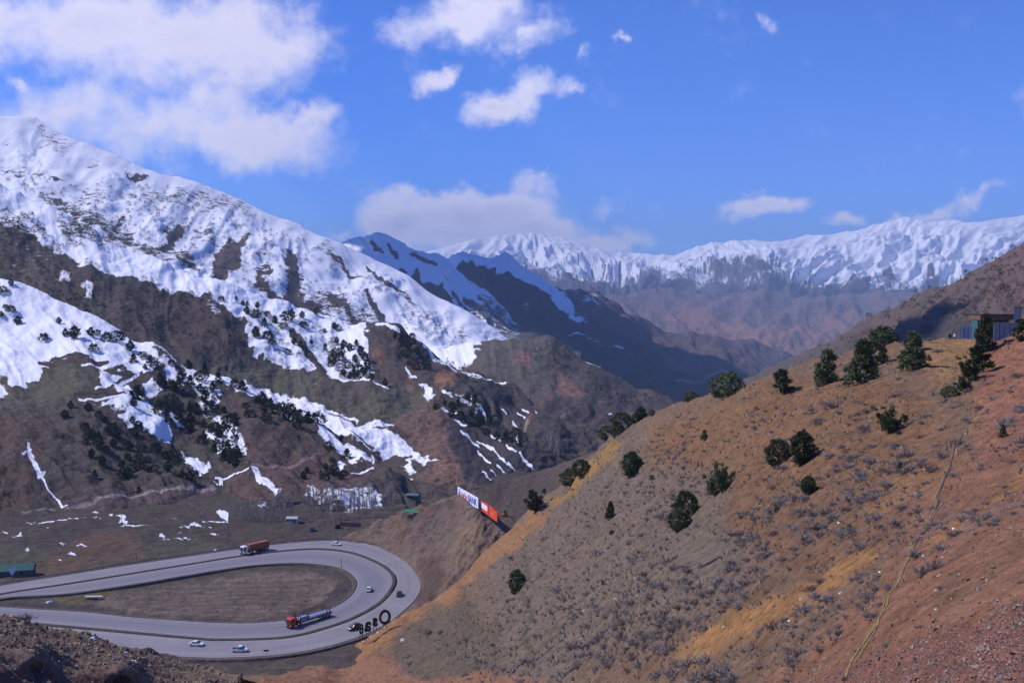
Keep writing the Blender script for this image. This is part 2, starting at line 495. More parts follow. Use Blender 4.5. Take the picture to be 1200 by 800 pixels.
# cut slope and saddle with the hoardings
def rel_cut(x, y, z, px, py, d):
    k = sstep(2, 30, -sdf(OUT, px, py)) * (1 - .85 * sstep(-6, 10, sdf([(530, 500), (740, 500), (740, 620), (600, 640), (560, 606), (530, 590)], px, py)))
    return k * (gp(px, py, -.6, 16, 60, 2.2, 5) + gp(px, py, -.6, 5, 22, .7, 6) + fbm(x / 3, y / 3, 8, 4) * .35)
def pt_cut(X, Y, c, s, P):
    A = Painter(X, Y, c, s, 31, 5.0, 11.0)
    A.col([(540, 575), (640, 545), (700, 520), (700, 570), (640, 600), (590, 620), (560, 600)], (.15, .108, .08), 4)
    A.col([(540, 606), (560, 612), (566, 625), (556, 648), (535, 665), (535, 640)], (.245, .17, .115), 6)
    A.col([(462, 600), (500, 592), (520, 580), (540, 590), (520, 610), (480, 615)], (.15, .105, .085), 4)
    A.col([(480, 620), (520, 600), (540, 612), (500, 640), (480, 650)], (.185, .135, .115), 5)
    A.col([(490, 655), (520, 650), (520, 690), (495, 715), (485, 700), (495, 680)], (.125, .085, .068), 5)
    A.line([(400, 627), (440, 612), (480, 598), (530, 585)], (.2, .145, .11), w=1.5)
    A.line([(470, 596), (500, 591), (530, 580), (560, 572)], (.085, .05, .045), w=1.2)
    A.line([(512, 640), (540, 610), (556, 592)], (.2, .15, .13), w=1.6)
    return A.c, A.s
M_cut = terrain_mat('cut_slope_earth', 4.0, 0.9, var=.42, spots=.15)
patch('road_cutting', 396, 720, [(396, 632), (410, 625), (440, 612), (470, 600), (500, 592), (530, 582), (560, 570), (600, 562), (640, 550), (720, 520)],
      [(396, 636), (420, 640), (450, 650), (470, 700), (480, 760), (494, 780), (500, 790), (720, 790)],
      [fd(396, 632), fd(420, 636), fd(450, 644), fd(472, 656), fd(488, 672), fd(493, 688), fd(487, 703), fd(472, 718), (440, 613, 452), (470, 601, 445), (500, 593, 432), (530, 584, 428), (550, 596, 402), (560, 574, 440),
       (600, 564, 520), (640, 552, 620), (510, 640, 396), (540, 640, 372), (520, 680, 350), (580, 620, 378), (600, 600, 405), (640, 575, 500), (560, 720, 320), (720, 530, 700), (480, 630, 425), fd(470, 690, -5), fd(455, 668, -4), fd(430, 650, -3), fd(465, 707, -4), fd(440, 690, -9), fd(445, 735, -4), fd(400, 780, -9)],
      1.2, 0, pt_cut, M_cut, rel_cut, back=(.06, .7), col0=(.2, .14, .108), key='cut')

# near hillside on the right
B_TOP = [(250, 801), (300, 792), (340, 784), (380, 776), (415, 762), (440, 747), (470, 728), (500, 707), (530, 684), (560, 660), (590, 633), (615, 608), (640, 585), (665, 560), (690, 533), (715, 513), (745, 496), (780, 482), (812, 473),
         (850, 462), (900, 446), (940, 432), (975, 421), (1010, 412), (1040, 403), (1060, 402), (1080, 395), (1100, 393.5), (1140, 395.5), (1165, 400), (1185, 395), (1200, 388), (1240, 372), (1330, 345)]
B_CT = [(250, 801, 272), (300, 792, 282), (380, 776, 290), (440, 747, 308), (500, 707, 330), (560, 660, 325), (615, 608, 335), (665, 560, 320), (715, 513, 295), (780, 482, 265), (850, 462, 240),
        (940, 432, 205), (1010, 412, 185), (1080, 391, 172), (1140, 391, 168), (1200, 388, 150), (1330, 345, 130),
        (400, 800, 262), (500, 800, 190), (600, 800, 138), (700, 800, 98), (800, 800, 66), (900, 800, 44), (1000, 800, 30), (1100, 800, 22), (1200, 800, 17), (1330, 800, 14),
        (600, 690, 225), (700, 640, 190), (700, 720, 130), (800, 590, 160), (800, 680, 100), (940, 525, 115), (900, 620, 92), (1000, 600, 72), (1000, 700, 45), (1100, 480, 105), (1100, 560, 66), (1160, 440, 118),
        (1200, 480, 80), (1200, 600, 40), (1200, 700, 25), (520, 750, 240), (1330, 500, 60), (1330, 640, 28)]
def rel_hill(x, y, z, px, py, d):
    k = np.clip(d / 120, .12, 1.6)
    h = k * (fbm(x / 26, y / 26, 41, 4) * 1.8 + gul(x, y, R(40), 14, 60, 1.0, 42, 4)) * sstep(8, 60, d)
    h = h + fbm(x / 2.2, y / 2.2, 44, 4) * .16 + fbm(x / .5, y / .5, 45, 3) * .035 * sstep(120, 40, d)
    return h
def pt_hill(X, Y, c, s, P):
    A = Painter(X, Y, c, s, 51, 9.0, 26.0)
    A.col([(560, 640), (700, 500), (860, 450), (1000, 420), (1060, 460), (960, 600), (820, 720), (640, 820), (500, 820), (560, 700)], (.155, .125, .1), 25)
    A.col([(760, 500), (880, 450), (1000, 430), (1080, 460), (1120, 520), (1020, 600), (900, 610), (860, 560), (760, 540)], (.19, .115, .066), 22)
    A.col([(850, 560), (1000, 560), (1080, 620), (960, 680), (860, 640)], (.17, .105, .066), 18)
    A.col([(1080, 388), (1145, 388), (1150, 420), (1110, 450), (1085, 440), (1070, 405)], (.27, .172, .085), 7)
    A.col([(1150, 400), (1400, 330), (1400, 500), (1250, 520), (1150, 560), (1140, 470)], (.245, .125, .082), 12)
    A.col([(1080, 560), (1200, 520), (1400, 500), (1400, 830), (860, 830), (940, 760), (1030, 680)], (.215, .118, .075), 16)
    A.col([(980, 830), (960, 790), (1060, 758), (1200, 716), (1400, 660), (1400, 830)], (.21, .105, .078), 4)
    A.col([(1080, 600), (1160, 585), (1210, 590), (1130, 625), (1060, 650)], (.2, .125, .095), 8)
    A.col([(780, 775), (830, 740), (880, 712), (930, 690), (985, 655), (1010, 640), (1030, 640), (1010, 665), (950, 710), (900, 735), (860, 755), (815, 785)], (.31, .175, .07), 9, .85)
    A.col([(1010, 600), (1070, 560), (1120, 540), (1130, 548), (1080, 580), (1030, 620)], (.26, .15, .075), 10, .8)
    A.col([(390, 772), (430, 745), (470, 722), (520, 682), (560, 650), (600, 622), (625, 596), (640, 600), (610, 640), (575, 662), (540, 690), (500, 722), (450, 760), (400, 782)], (.28, .155, .075), 6, .85)
    A.col([(690, 545), (720, 515), (730, 525), (700, 560), (660, 590), (645, 590)], (.27, .17, .07), 5)
    A.col([(465, 745), (500, 720), (545, 700), (590, 745), (585, 790), (470, 800), (440, 790)], (.12, .1, .076), 7)
    A.col([(240, 830), (340, 785), (400, 775), (450, 770), (500, 800), (560, 790), (640, 800), (640, 830)], (.235, .13, .085), 7)
    A.line([(615, 640), (618, 700), (622, 760), (616, 790)], (.115, .1, .075), w=3, soft=2)
    A.line([(1150, 470), (1135, 500), (1112, 560), (1080, 620), (1050, 690), (1015, 755), (985, 800)], (.25, .16, .085), w=2, soft=1.8)
    A.line([(1200, 560), (1140, 600), (1090, 640)], (.28, .15, .07), w=6, soft=5)
    A.c = A.c * np.array([1.0, .92, .83]) * (1 + .16 * fbm(X / 30, Y / 18, 59, 4))[..., None]
    return A.c, A.s
M_hill = terrain_mat('hillside_earth', 1.0, 0.6, var=.6, spots=.0)
patch('near_hillside', 250, 1330, B_TOP, [(250, 850), (1330, 850)], B_CT, 1.15, 0, pt_hill, M_hill, rel_hill, back=(.45, .45), col0=(.165, .112, .077), key='hill')

# spur of the left slope with the snow crest and the junipers
D_TOP = [(-260, 250), (-100, 292), (0, 328), (40, 341), (100, 366), (140, 382), (160, 396), (190, 409), (215, 425), (240, 438), (265, 445), (300, 456), (340, 478), (375, 500), (410, 519), (440, 532), (455, 548), (475, 558), (500, 566), (540, 575)]
D_CT = [(-260, 250, 1150), (0, 328, 900), (60, 348, 880), (130, 377, 845), (200, 414, 800), (265, 445, 760), (300, 456, 745), (375, 500, 690), (440, 532, 630), (500, 566, 585),
        fd(-260, 612), fd(-100, 610), fd(0, 604), fd(100, 594), fd(200, 586), fd(300, 588), fd(400, 592), fd(480, 580), fd(540, 575), fd(0, 650, -12), fd(400, 640, -12), fd(200, 640, -12), fd(-200, 650, -12),
        (0, 400, 800), (100, 425, 745), (20, 480, 660), (120, 480, 650), (170, 470, 690), (210, 500, 672), (250, 540, 612), (300, 500, 645), (330, 540, 590), (60, 560, 545), (400, 545, 590)]
def rel_spur(x, y, z, px, py, d):
    return fbm(px / 60, py / 40, 60, 3) * 7 + gp(px, py, 1.0, 30, 90, 2.0, 61, 3) + fbm(px / 8, py / 5, 63, 4) * .8
def pt_spur(X, Y, c, s, P):
    A = Painter(X, Y, c, s, 71, 6.0, 12.0)
    A.col([(-300, 430), (50, 430), (112, 425), (118, 455), (90, 472), (0, 482), (-300, 490)], (.105, .096, .07), 6)
    A.col([(-300, 490), (60, 485), (50, 540), (30, 595), (-300, 620)], (.1, .068, .055), 8)
    A.col([(60, 480), (110, 490), (105, 580), (50, 590)], (.08, .064, .058), 8)
    A.col([(260, 460), (300, 465), (340, 480), (380, 520), (330, 542), (270, 540), (285, 510)], (.1, .072, .062), 6)
    A.col([(110, 575), (230, 572), (260, 575), (260, 600), (100, 610), (0, 620), (0, 606)], (.098, .072, .068), 4)
    A.col([(262, 566), (300, 548), (380, 530), (420, 550), (440, 560), (420, 575), (330, 580), (270, 585)], (.105, .07, .06), 4)
    # snow
    A.snow([(-300, 220), (0, 318), (100, 355), (160, 385), (215, 415), (250, 434), (300, 450), (300, 462), (262, 454), (235, 447), (215, 447), (195, 440), (190, 425), (176, 436), (160, 434), (140, 426),
            (118, 434), (114, 426), (95, 417), (60, 420), (50, 424), (62, 429), (50, 434), (46, 443), (16, 453), (0, 441), (-300, 450)], 1.0, 2.5)
    A.snow([(-40, 442), (0, 446), (8, 458), (-2, 468), (-40, 470)], 1, 2)
    A.snow([(178, 405), (190, 409), (218, 430), (226, 440), (210, 440), (190, 420), (178, 412)], .3, 2)
    A.snow([(114, 437), (134, 432), (150, 434), (140, 442), (118, 452)], .85, 1.5)
    A.snow([(132, 450), (150, 448), (175, 472), (195, 497), (202, 520), (196, 522), (170, 507), (135, 492), (147, 482), (112, 475), (140, 465)], .9, 2)
    A.snow([(167, 445), (185, 444), (190, 457), (177, 464), (168, 455)], .95, 1.5)
    A.snow([(210, 527), (222, 532), (246, 552), (236, 560), (217, 541)], .95, 1.5)
    A.snow([(194, 430), (215, 437), (240, 445), (262, 467), (250, 478), (225, 460), (198, 447)], .85, 2.5)
    A.snow([(195, 480), (207, 486), (218, 503), (205, 500)], .9, 1.5)
    A.snow([(237, 492), (252, 505), (268, 527), (260, 532), (242, 510)], .9, 1.5)
    A.snow([(225, 462), (240, 478), (262, 486), (276, 497), (286, 516), (292, 536), (278, 534), (262, 515), (245, 490), (232, 482)], .62, 2)
    A.snow([(291, 549), (303, 544), (304, 550), (331, 580), (318, 574), (299, 562)], .95, 1.3)
    A.snow([(262, 567), (270, 572), (291, 586), (276, 585)], .95, 1.2)
    A.snow([(252, 560), (260, 560), (258, 567), (253, 566)], .9, 1)
    A.snow([(296, 589), (315, 590), (318, 595), (300, 592)], .9, 1)
    A.snow([(352, 573), (368, 571), (378, 577), (388, 580), (400, 576), (420, 574), (436, 572), (452, 578), (452, 597), (415, 603), (365, 598)], .53, 5)
    A.snow([(322, 478), (335, 482), (352, 498), (345, 498), (330, 488)], .95, 1.5)
    A.snow([(366, 505), (372, 500), (395, 515), (410, 519), (438, 532), (436, 541), (420, 538), (395, 525), (380, 520)], .9, 2)
    A.snow([(392, 543), (400, 536), (407, 540), (400, 545)], .9, 1.2)
    A.snow([(28, 519), (33, 520), (37, 530), (44, 540), (50, 555), (51, 563), (40, 555), (33, 545), (32, 533), (25, 540), (24, 535), (28, 528)], .85, 1.2)
    A.line([(50, 562), (60, 573), (68, 582), (73, 590), (83, 592)], snow=.95, w=1.0, soft=.8)
    # tracks
    A.line([(47, 426), (70, 427), (100, 424), (128, 424)], (.085, .055, .05), 0.0, w=2.4, soft=.8, warp=.1)
    A.line([(62, 419.5), (85, 417), (104, 420)], (.07, .055, .05), 0.0, w=1.5, soft=.8, warp=.1)
    A.line([(96, 429), (125, 427), (131, 424), (128, 422)], snow=1.0, w=.9, soft=.6, warp=.1)
    A.line([(122, 431), (135, 435), (155, 436), (166, 433)], (.08, .06, .05), 0.0, w=1.4, warp=.1)
    A.line([(113, 457), (135, 448), (155, 440), (163, 434)], snow=1.0, w=1.5, soft=.6, warp=.1)
    A.line([(88, 466), (110, 463), (145, 464)], (.055, .045, .04), 0.0, w=1.6, warp=.1)
    A.line([(92, 469.5), (115, 469.5), (145, 465)], snow=1.0, w=.9, soft=.6, warp=.1)
    A.line([(-200, 622), (-60, 612), (0, 604.5), (50, 597), (100, 589), (150, 581), (200, 576), (230, 573), (252, 570)], (.25, .2, .19), 0.0, w=1.8, soft=.8, warp=.08)
    A.line([(252, 561), (275, 557), (292, 552)], snow=.85, w=.9, soft=.5, warp=.1)
    A.line([(292, 547), (320, 544), (345, 541), (365, 533), (378, 525)], (.22, .15, .125), 0.0, w=1.9, soft=.8, warp=.1)
    A.line([(412, 551), (425, 548), (438, 546)], snow=1., w=.9, soft=.6, warp=.1)
    A.line([(436, 527), (441, 535), (440, 545)], (.15, .1, .09), 0., w=2.0, soft=.8, warp=.1)
    A.line([(425, 521), (435, 526), (439, 536), (437, 543)], snow=1., w=.9, soft=.6, warp=.1)
    return A.c, A.s
M_spur = terrain_mat('spur_earth', 5.0, 0.6, var=.55, spots=.5)
patch('spur_slope', -260, 540, D_TOP, [(-260, 660), (540, 660)], D_CT, 1.15, 0, pt_spur, M_spur, rel_spur, back=(.35, .3), col0=(.08, .067, .058), key='spur')

# second spur: dark face, snow crest, meadow and the knobs over the stream
E_TOP = [(-260, 120), (-100, 180), (0, 216), (30, 228), (60, 246), (100, 266), (150, 288), (200, 312), (260, 333), (330, 352), (390, 374), (418, 381), (445, 379), (470, 386), (490, 402), (520, 420), (550, 431), (580, 440), (602, 452), (622, 466), (650, 482), (700, 500), (760, 515)]
E_CT = [(-260, 120, 1900), (0, 216, 1500), (100, 266, 1420), (200, 312, 1350), (300, 344, 1310), (418, 381, 1260), (470, 386, 1230), (520, 420, 1180), (580, 440, 1120), (622, 466, 1030), (700, 500, 900), (760, 515, 850),
        (0, 340, 1180), (130, 390, 1060), (260, 455, 930), (330, 440, 1020), (400, 440, 1030), (440, 470, 900), (380, 500, 800), (520, 480, 860), (480, 480, 870), (500, 540, 680), (450, 550, 660), (560, 480, 900), (600, 520, 740), (560, 540, 690),
        fd(500, 566), fd(560, 562), fd(400, 572), (640, 548, 690), (660, 520, 790), (300, 560, 700), (100, 500, 900), (0, 450, 950), (-200, 450, 1100), fd(500, 620, -20), fd(640, 620, -30), fd(200, 600, -60)]
def rel_spur2(x, y, z, px, py, d):
    k = sstep(640, 900, d) * .75 + .25
    m = .15 + .8 * sstep(440, 560, px)
    return k * (fbm(px / 70, py / 45, 80, 3) * 14 + gp(px, py, m, 30, 90, 3.4, 81, 3)) + fbm(px / 9, py / 5, 83, 4) * 1.7
def pt_spur2(X, Y, c, s, P):
    A = Painter(X, Y, c, s, 91, 7.0, 14.0)
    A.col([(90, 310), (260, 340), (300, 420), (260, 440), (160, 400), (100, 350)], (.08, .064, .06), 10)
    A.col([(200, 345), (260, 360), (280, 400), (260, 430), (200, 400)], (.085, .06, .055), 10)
    A.col([(260, 420), (330, 430), (440, 445), (500, 455), (505, 478), (470, 498), (440, 494), (380, 474), (300, 452), (240, 440)], (.105, .097, .07), 6)
    A.col([(360, 455), (420, 440), (440, 470), (420, 490)], (.1, .085, .066), 8)
    A.col([(465, 490), (490, 474), (515, 476), (528, 500), (536, 540), (535, 566), (505, 568), (488, 560), (510, 545), (470, 515)], (.155, .098, .076), 6)
    A.col([(400, 385), (480, 390), (500, 420), (500, 455), (440, 446), (430, 400)], (.092, .07, .062), 6)
    A.col([(440, 405), (446, 405), (447, 425), (441, 420)], (.18, .1, .07), 2)
    A.col([(521, 436), (534, 432), (537, 447), (528, 460), (513, 461), (512, 450)], (.27, .14, .085), 3)
    A.col([(472, 436), (482, 432), (485, 455), (475, 455)], (.17, .1, .075), 3)
    A.col([(506, 416), (515, 418), (514, 428), (505, 426)], (.16, .1, .08), 3)
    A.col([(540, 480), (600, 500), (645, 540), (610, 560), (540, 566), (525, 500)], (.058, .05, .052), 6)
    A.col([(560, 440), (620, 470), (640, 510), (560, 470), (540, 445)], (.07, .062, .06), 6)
    A.col([(505, 540), (530, 535), (545, 566), (512, 568)], (.2, .12, .085), 5)
    # snow
    A.snow([(-300, 90), (0, 200), (130, 270), (200, 300), (300, 335), (415, 370), (424, 383), (434, 390), (428, 400), (440, 438), (425, 440), (400, 446), (380, 432), (345, 430), (330, 426), (318, 422), (300, 410), (289, 394),
            (287, 376), (265, 366), (258, 359), (240, 346), (200, 344), (170, 331), (125, 322), (102, 316), (85, 300), (62, 292), (45, 274), (15, 266), (0, 260), (-300, 200)], 1.0, 2.5)
    A.snow([(66, 262), (82, 252), (100, 256), (125, 270), (135, 285), (115, 285), (80, 280), (66, 275)], .5, 4)
    A.snow([(0, 228), (22, 236), (36, 252), (60, 280), (30, 275), (0, 262)], .62, 4)
    A.snow([(0, 264), (60, 285), (90, 305), (80, 335), (0, 325)], .34, 8)
    A.snow([(96, 330), (108, 334), (106, 352), (98, 345)], .8, 2)
    A.snow([(72, 318), (80, 322), (78, 336), (66, 328)], .7, 2)
    A.snow([(180, 340), (192, 338), (190, 345), (182, 346)], .9, 1.5)
    A.snow([(244, 354), (256, 358), (260, 375), (252, 378), (244, 366)], .5, 3)
    A.snow([(330, 372), (350, 372), (352, 392), (338, 385)], .65, 3)
    A.line([(342, 392), (355, 408), (372, 425), (385, 437)], (.075, .06, .052), 0.1, w=4, soft=2.5)
    A.snow([(375, 400), (395, 390), (402, 420), (420, 440), (435, 445), (425, 448), (400, 446), (385, 425)], .5, 3)
    A.line([(402, 446), (420, 440), (455, 456)], snow=.9, w=1.2)
    A.snow([(420, 440), (428, 434), (424, 443)], 1, 1)
    A.line([(383, 432), (397, 441)], snow=1, w=1.4)
    A.snow([(386, 435), (398, 438), (398, 442), (390, 440)], 1, 1)
    A.snow([(371, 448), (375, 450), (373, 453)], 1, 1)
    A.snow([(478, 434), (487, 440), (484, 440)], 1, 1)
    A.line([(440, 383), (455, 384), (466, 391)], snow=1, w=1.6)
    A.line([(475, 430), (488, 442)], snow=1, w=1)
    A.snow([(490, 446), (500, 448), (508, 462), (506, 472), (497, 470), (498, 462)], .8, 1.5)
    A.line([(495, 406), (510, 417), (530, 428), (555, 436), (572, 442), (590, 449)], snow=.9, w=2.0, soft=1)
    A.snow([(530, 466), (548, 476), (560, 486), (560, 492), (548, 486), (535, 478)], .6, 2)
    for a, b, e, f in [(518, 462, 528, 470), (518, 478, 535, 487), (528, 490, 545, 500), (550, 472, 562, 488), (560, 483, 568, 492), (576, 508, 586, 516), (588, 478, 594, 482), (608, 480, 615, 488), (614, 474, 620, 480),
                       (594, 522, 604, 530), (608, 532, 622, 545), (612, 538, 624, 548), (596, 540, 606, 550), (584, 544, 595, 554), (575, 549, 586, 558), (566, 552, 576, 560), (560, 515, 575, 526), (540, 505, 560, 520), (585, 536, 600, 546),
                       (604, 512, 608, 520), (560, 530, 575, 542), (570, 520, 590, 538), (548, 510, 560, 522), (600, 490, 606, 496), (626, 474, 630, 479)]:
        A.line([(a, b), (e, f)], snow=.9, w=1.1, soft=.8)
    A.snow([(287, 448), (310, 451), (360, 466), (390, 480), (419, 489), (401, 492), (437, 494), (464, 499), (462, 505), (437, 503), (468, 516), (511, 541), (500, 544), (480, 541), (488, 555), (472, 547), (457, 538), (466, 553), (450, 548),
            (444, 532), (425, 524), (410, 518), (380, 508), (300, 490)], .86, 2)
    A.line([(386, 479), (400, 484), (419, 490)], snow=1, w=1.3)
    A.line([(385, 482), (402, 487), (415, 492)], (.07, .06, .05), 0., w=1, soft=.7)
    A.line([(412, 512), (425, 520), (437, 527)], (.07, .06, .05), 0., w=1, soft=.7)
    A.snow([(473, 555), (487, 560), (480, 560)], 1, 1)
    # red and brown tracks at the foot on the right
    A.line([(632, 462), (624, 480), (618, 495)], (.2, .1, .075), 0., w=1.6, soft=.7, warp=.1)
    A.line([(618, 490), (615, 503)], (.3, .22, .17), .2, w=1.2, soft=.7, warp=.1)
    return A.c, A.s
M_spur2 = terrain_mat('slope_earth', 8.0, 0.6, var=.55, spots=.5)
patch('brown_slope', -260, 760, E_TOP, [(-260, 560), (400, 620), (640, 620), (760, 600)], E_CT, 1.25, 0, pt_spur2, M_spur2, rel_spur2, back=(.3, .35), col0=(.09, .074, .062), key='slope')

# rounded brown hill in the middle distance
H_TOP = [(480, 412), (540, 404), (560, 401), (600, 398), (622, 395), (640, 393), (655, 400), (675, 413), (700, 427), (725, 441), (750, 453), (775, 462), (800, 468), (850, 476), (950, 490)]
H_CT = [(480, 412, 1750), (560, 401, 1700), (640, 393, 1650), (700, 427, 1560), (750, 453, 1450), (850, 476, 1300), (640, 430, 1400), (700, 470, 1180), (620, 480, 1010), (680, 500, 930), (640, 540, 760), (740, 500, 1000), (850, 520, 950), (560, 440, 1350), (950, 500, 1200), (660, 560, 700), (700, 580, 650), (480, 480, 1200)]
def rel_h(x, y, z, px, py, d):
    m = .1 + .8 * sstep(640, 740, px)
    return fbm(px / 60, py / 45, 100, 3) * 10 + gp(px, py, m, 22, 100, 3.5, 101, 3) + fbm(px / 9, py / 5, 103, 3) * 1.4
def pt_h(X, Y, c, s, P):
    A = Painter(X, Y, c, s, 111, 5.0, 12.0)
    A.col([(560, 400), (640, 395), (640, 420), (620, 450), (570, 440)], (.11, .1, .08), 6)
    A.col([(604, 417), (620, 411), (628, 425), (615, 432), (602, 430)], (.21, .12, .09), 3)
    A.col([(655, 434), (668, 436), (672, 450), (684, 462), (684, 470), (650, 462), (650, 445)], (.22, .13, .1), 3)
    A.col([(640, 411), (664, 411), (660, 417), (640, 416)], (.17, .105, .085), 2)
    A.col([(690, 420), (800, 470), (850, 480), (780, 500), (720, 480), (680, 440)], (.085, .07, .068), 6)
    A.col([(620, 470), (740, 480), (720, 540), (640, 530)], (.088, .068, .066), 5)
    A.snow([(440, 380), (566, 396), (566, 404), (556, 410), (562, 414), (552, 418), (560, 424), (540, 432), (500, 420), (440, 420)], 1.0, 2.5)
    A.line([(645, 393), (660, 402), (690, 420)], snow=.5, w=1.)
    A.line([(684, 415), (692, 421)], snow=1, w=1.4)
    A.line([(692, 421), (704, 428)], snow=.8, w=1)
    A.line([(655, 493), (665, 486), (680, 480)], (.2, .16, .14), w=1.1, soft=.6)
    A.line([(655, 489), (670, 482), (680, 479)], (.1, .045, .04), w=1.2, soft=.6)
    A.line([(664, 490), (685, 488), (704, 486)], (.1, .05, .045), w=1.1, soft=.6)
    A.line([(640, 505), (655, 502), (668, 506), (672, 508)], (.14, .05, .045), w=1.6, soft=.6)
    A.line([(632, 478), (643, 470), (646, 466)], (.17, .09, .07), w=1.6, soft=.7)
    A.line([(520, 412), (545, 406), (560, 404)], snow=1, w=1.2)
    A.snow([(660, 528), (655, 520), (664, 536), (668, 543), (658, 545), (656, 537)], .9, 1.2)
    A.line([(600, 562), (620, 556), (645, 548), (660, 543)], snow=.85, w=1.2)
    A.snow([(713, 484), (718, 484), (716, 488)], 1, 1)
    A.line([(676, 508), (684, 512), (690, 518)], snow=.6, w=1.)
    return A.c, A.s
M_h = terrain_mat('hill_earth', 16.0, 0.6, var=.4, spots=.3)
patch('rounded_hill', 480, 950, H_TOP, [(480, 520), (560, 600), (950, 600)], H_CT, 1.5, 0, pt_h, M_h, rel_h, back=(.35, .4), col0=(.11, .092, .08), key='round')

# high snow mountain on the left
F_TOP = [(-260, 120), (-100, 128), (0, 138), (20, 137), (42, 138), (60, 150), (85, 163), (110, 172), (140, 184), (165, 195), (190, 204), (210, 206), (240, 219), (262, 227), (288, 238), (310, 249), (335, 257), (352, 263), (375, 276), (400, 287),
         (430, 299), (460, 313), (500, 340), (540, 362), (575, 380), (600, 398), (640, 420), (680, 440)]
F_CT = [(-260, 120, 3900), (0, 138, 3600), (110, 172, 3500), (210, 206, 3420), (300, 243, 3350), (400, 287, 3250), (500, 340, 3000), (575, 380, 2700), (640, 420, 2500), (-200, 330, 2300), (0, 300, 2250), (100, 320, 2150), (200, 340, 2100), (300, 370, 2050), (420, 400, 2000),
        (500, 420, 1850), (560, 440, 1800), (350, 320, 2500), (460, 370, 2300), (150, 240, 2850), (0, 220, 2900), (250, 285, 2650), (680, 470, 2000), (100, 450, 1700), (400, 470, 1600)]
def rel_f(x, y, z, px, py, d):
    m = -.75 + 1.5 * sstep(180, 470, px)
    crag = sstep(-.05, .3, fbm(px / 60, py / 26, 125, 3))
    return (.35 + .65 * sstep(0, 30, py - curve(F_TOP, px))) * (fbm(px / 80, py / 50, 120, 3) * 32 + gp(px, py, m, 64, 110, 10, 121, 3) + fbm(px / 16, py / 8, 124, 5) * 11 * crag)
def pt_f(X, Y, c, s, P):
    A = Painter(X, Y, c, s, 131, 7.0, 12.0)
    r = fbm(X / 26 + Y / 60, Y / 9, 133, 5, .6)
    A.s = A.s - sstep(.18, .5, r) * .42
    A.snow([(30, 140), (55, 142), (80, 165), (85, 178), (62, 175), (48, 165)], .6, 5)
    A.snow([(35, 170), (75, 160), (90, 172), (70, 185), (35, 178)], .62, 5)
    A.snow([(148, 204), (172, 204), (172, 210), (152, 211)], .1, 1.5)
    A.snow([(140, 220), (240, 218), (300, 240), (300, 256), (240, 252), (180, 238), (150, 235), (138, 232)], .58, 5)
    A.snow([(90, 212), (140, 222), (110, 250), (85, 240)], .62, 5)
    A.snow([(55, 207), (78, 216), (60, 217)], .1, 2)
    A.snow([(12, 212), (30, 200), (28, 210), (16, 216)], .1, 2)
    A.snow([(0, 195), (50, 200), (55, 212), (0, 215)], .55, 5)
    A.snow([(132, 271), (150, 249), (147, 260), (138, 272)], 0.05, 1.5)
    A.snow([(30, 218), (70, 228), (110, 250), (150, 268), (190, 298), (210, 318), (190, 314), (120, 280), (60, 244)], .42, 5)
    A.snow([(184, 295), (195, 280), (197, 262), (200, 268), (223, 260), (212, 275), (208, 285), (200, 297)], 0.12, 4)
    A.snow([(200, 297), (225, 300), (235, 320), (210, 316)], .35, 3)
    A.snow([(225, 265), (250, 262), (255, 290), (235, 290)], .55, 4)
    A.snow([(245, 325), (250, 298), (262, 285), (288, 273), (293, 284), (281, 297), (288, 312), (270, 323), (262, 338), (248, 335)], 0.12, 4)
    A.snow([(290, 298), (310, 290), (318, 300), (300, 308)], .5, 3)
    A.snow([(334, 294), (341, 292), (352, 302), (355, 322), (356, 345), (372, 350), (388, 372), (360, 372), (335, 358), (292, 342), (300, 322), (312, 308), (320, 312), (310, 330), (326, 350), (337, 337), (334, 315)], 0.12, 4)
    A.snow([(370, 285), (382, 280), (402, 300), (395, 315), (380, 305)], .55, 4)
    A.snow([(350, 330), (380, 335), (440, 365), (470, 400), (420, 385), (390, 372), (370, 350)], .5, 5)
    A.line([(392, 300), (410, 318), (424, 326)], snow=.25, w=2.6, soft=2.2, warp=.5)
    A.line([(388, 346), (404, 360), (420, 376)], snow=.25, w=3, soft=2.5, warp=.5)
    A.line([(430, 313), (448, 335), (464, 342)], snow=.25, w=2.6, soft=2.2, warp=.5)
    A.line([(426, 344), (440, 362), (455, 382), (467, 392)], snow=.2, w=3.2, soft=2.5, warp=.5)
    A.line([(462, 338), (485, 357), (520, 378), (545, 390)], snow=.35, w=2.4, soft=1.5)
    A.snow([(470, 350), (500, 362), (560, 392), (560, 410), (500, 400), (460, 370)], .66, 6)
    A.snow([(480, 395), (560, 400), (565, 425), (540, 430), (500, 412)], 1.0, 4)
    A.col([(180, 258), (300, 258), (400, 380), (240, 350)], (.095, .07, .062), 8)
    return A.c, A.s
M_f = terrain_mat('mountain_rock_and_snow', 26.0, 0.6, var=.35, snow_k=1.5, snow_soft=.05)
patch('snow_mountain', -260, 680, F_TOP, [(-260, 420), (680, 520)], F_CT, 1.25, 0, pt_f, M_f, rel_f, back=(.35, .5), col0=(.07, .058, .058), snow0=1.0, key='snowmt')

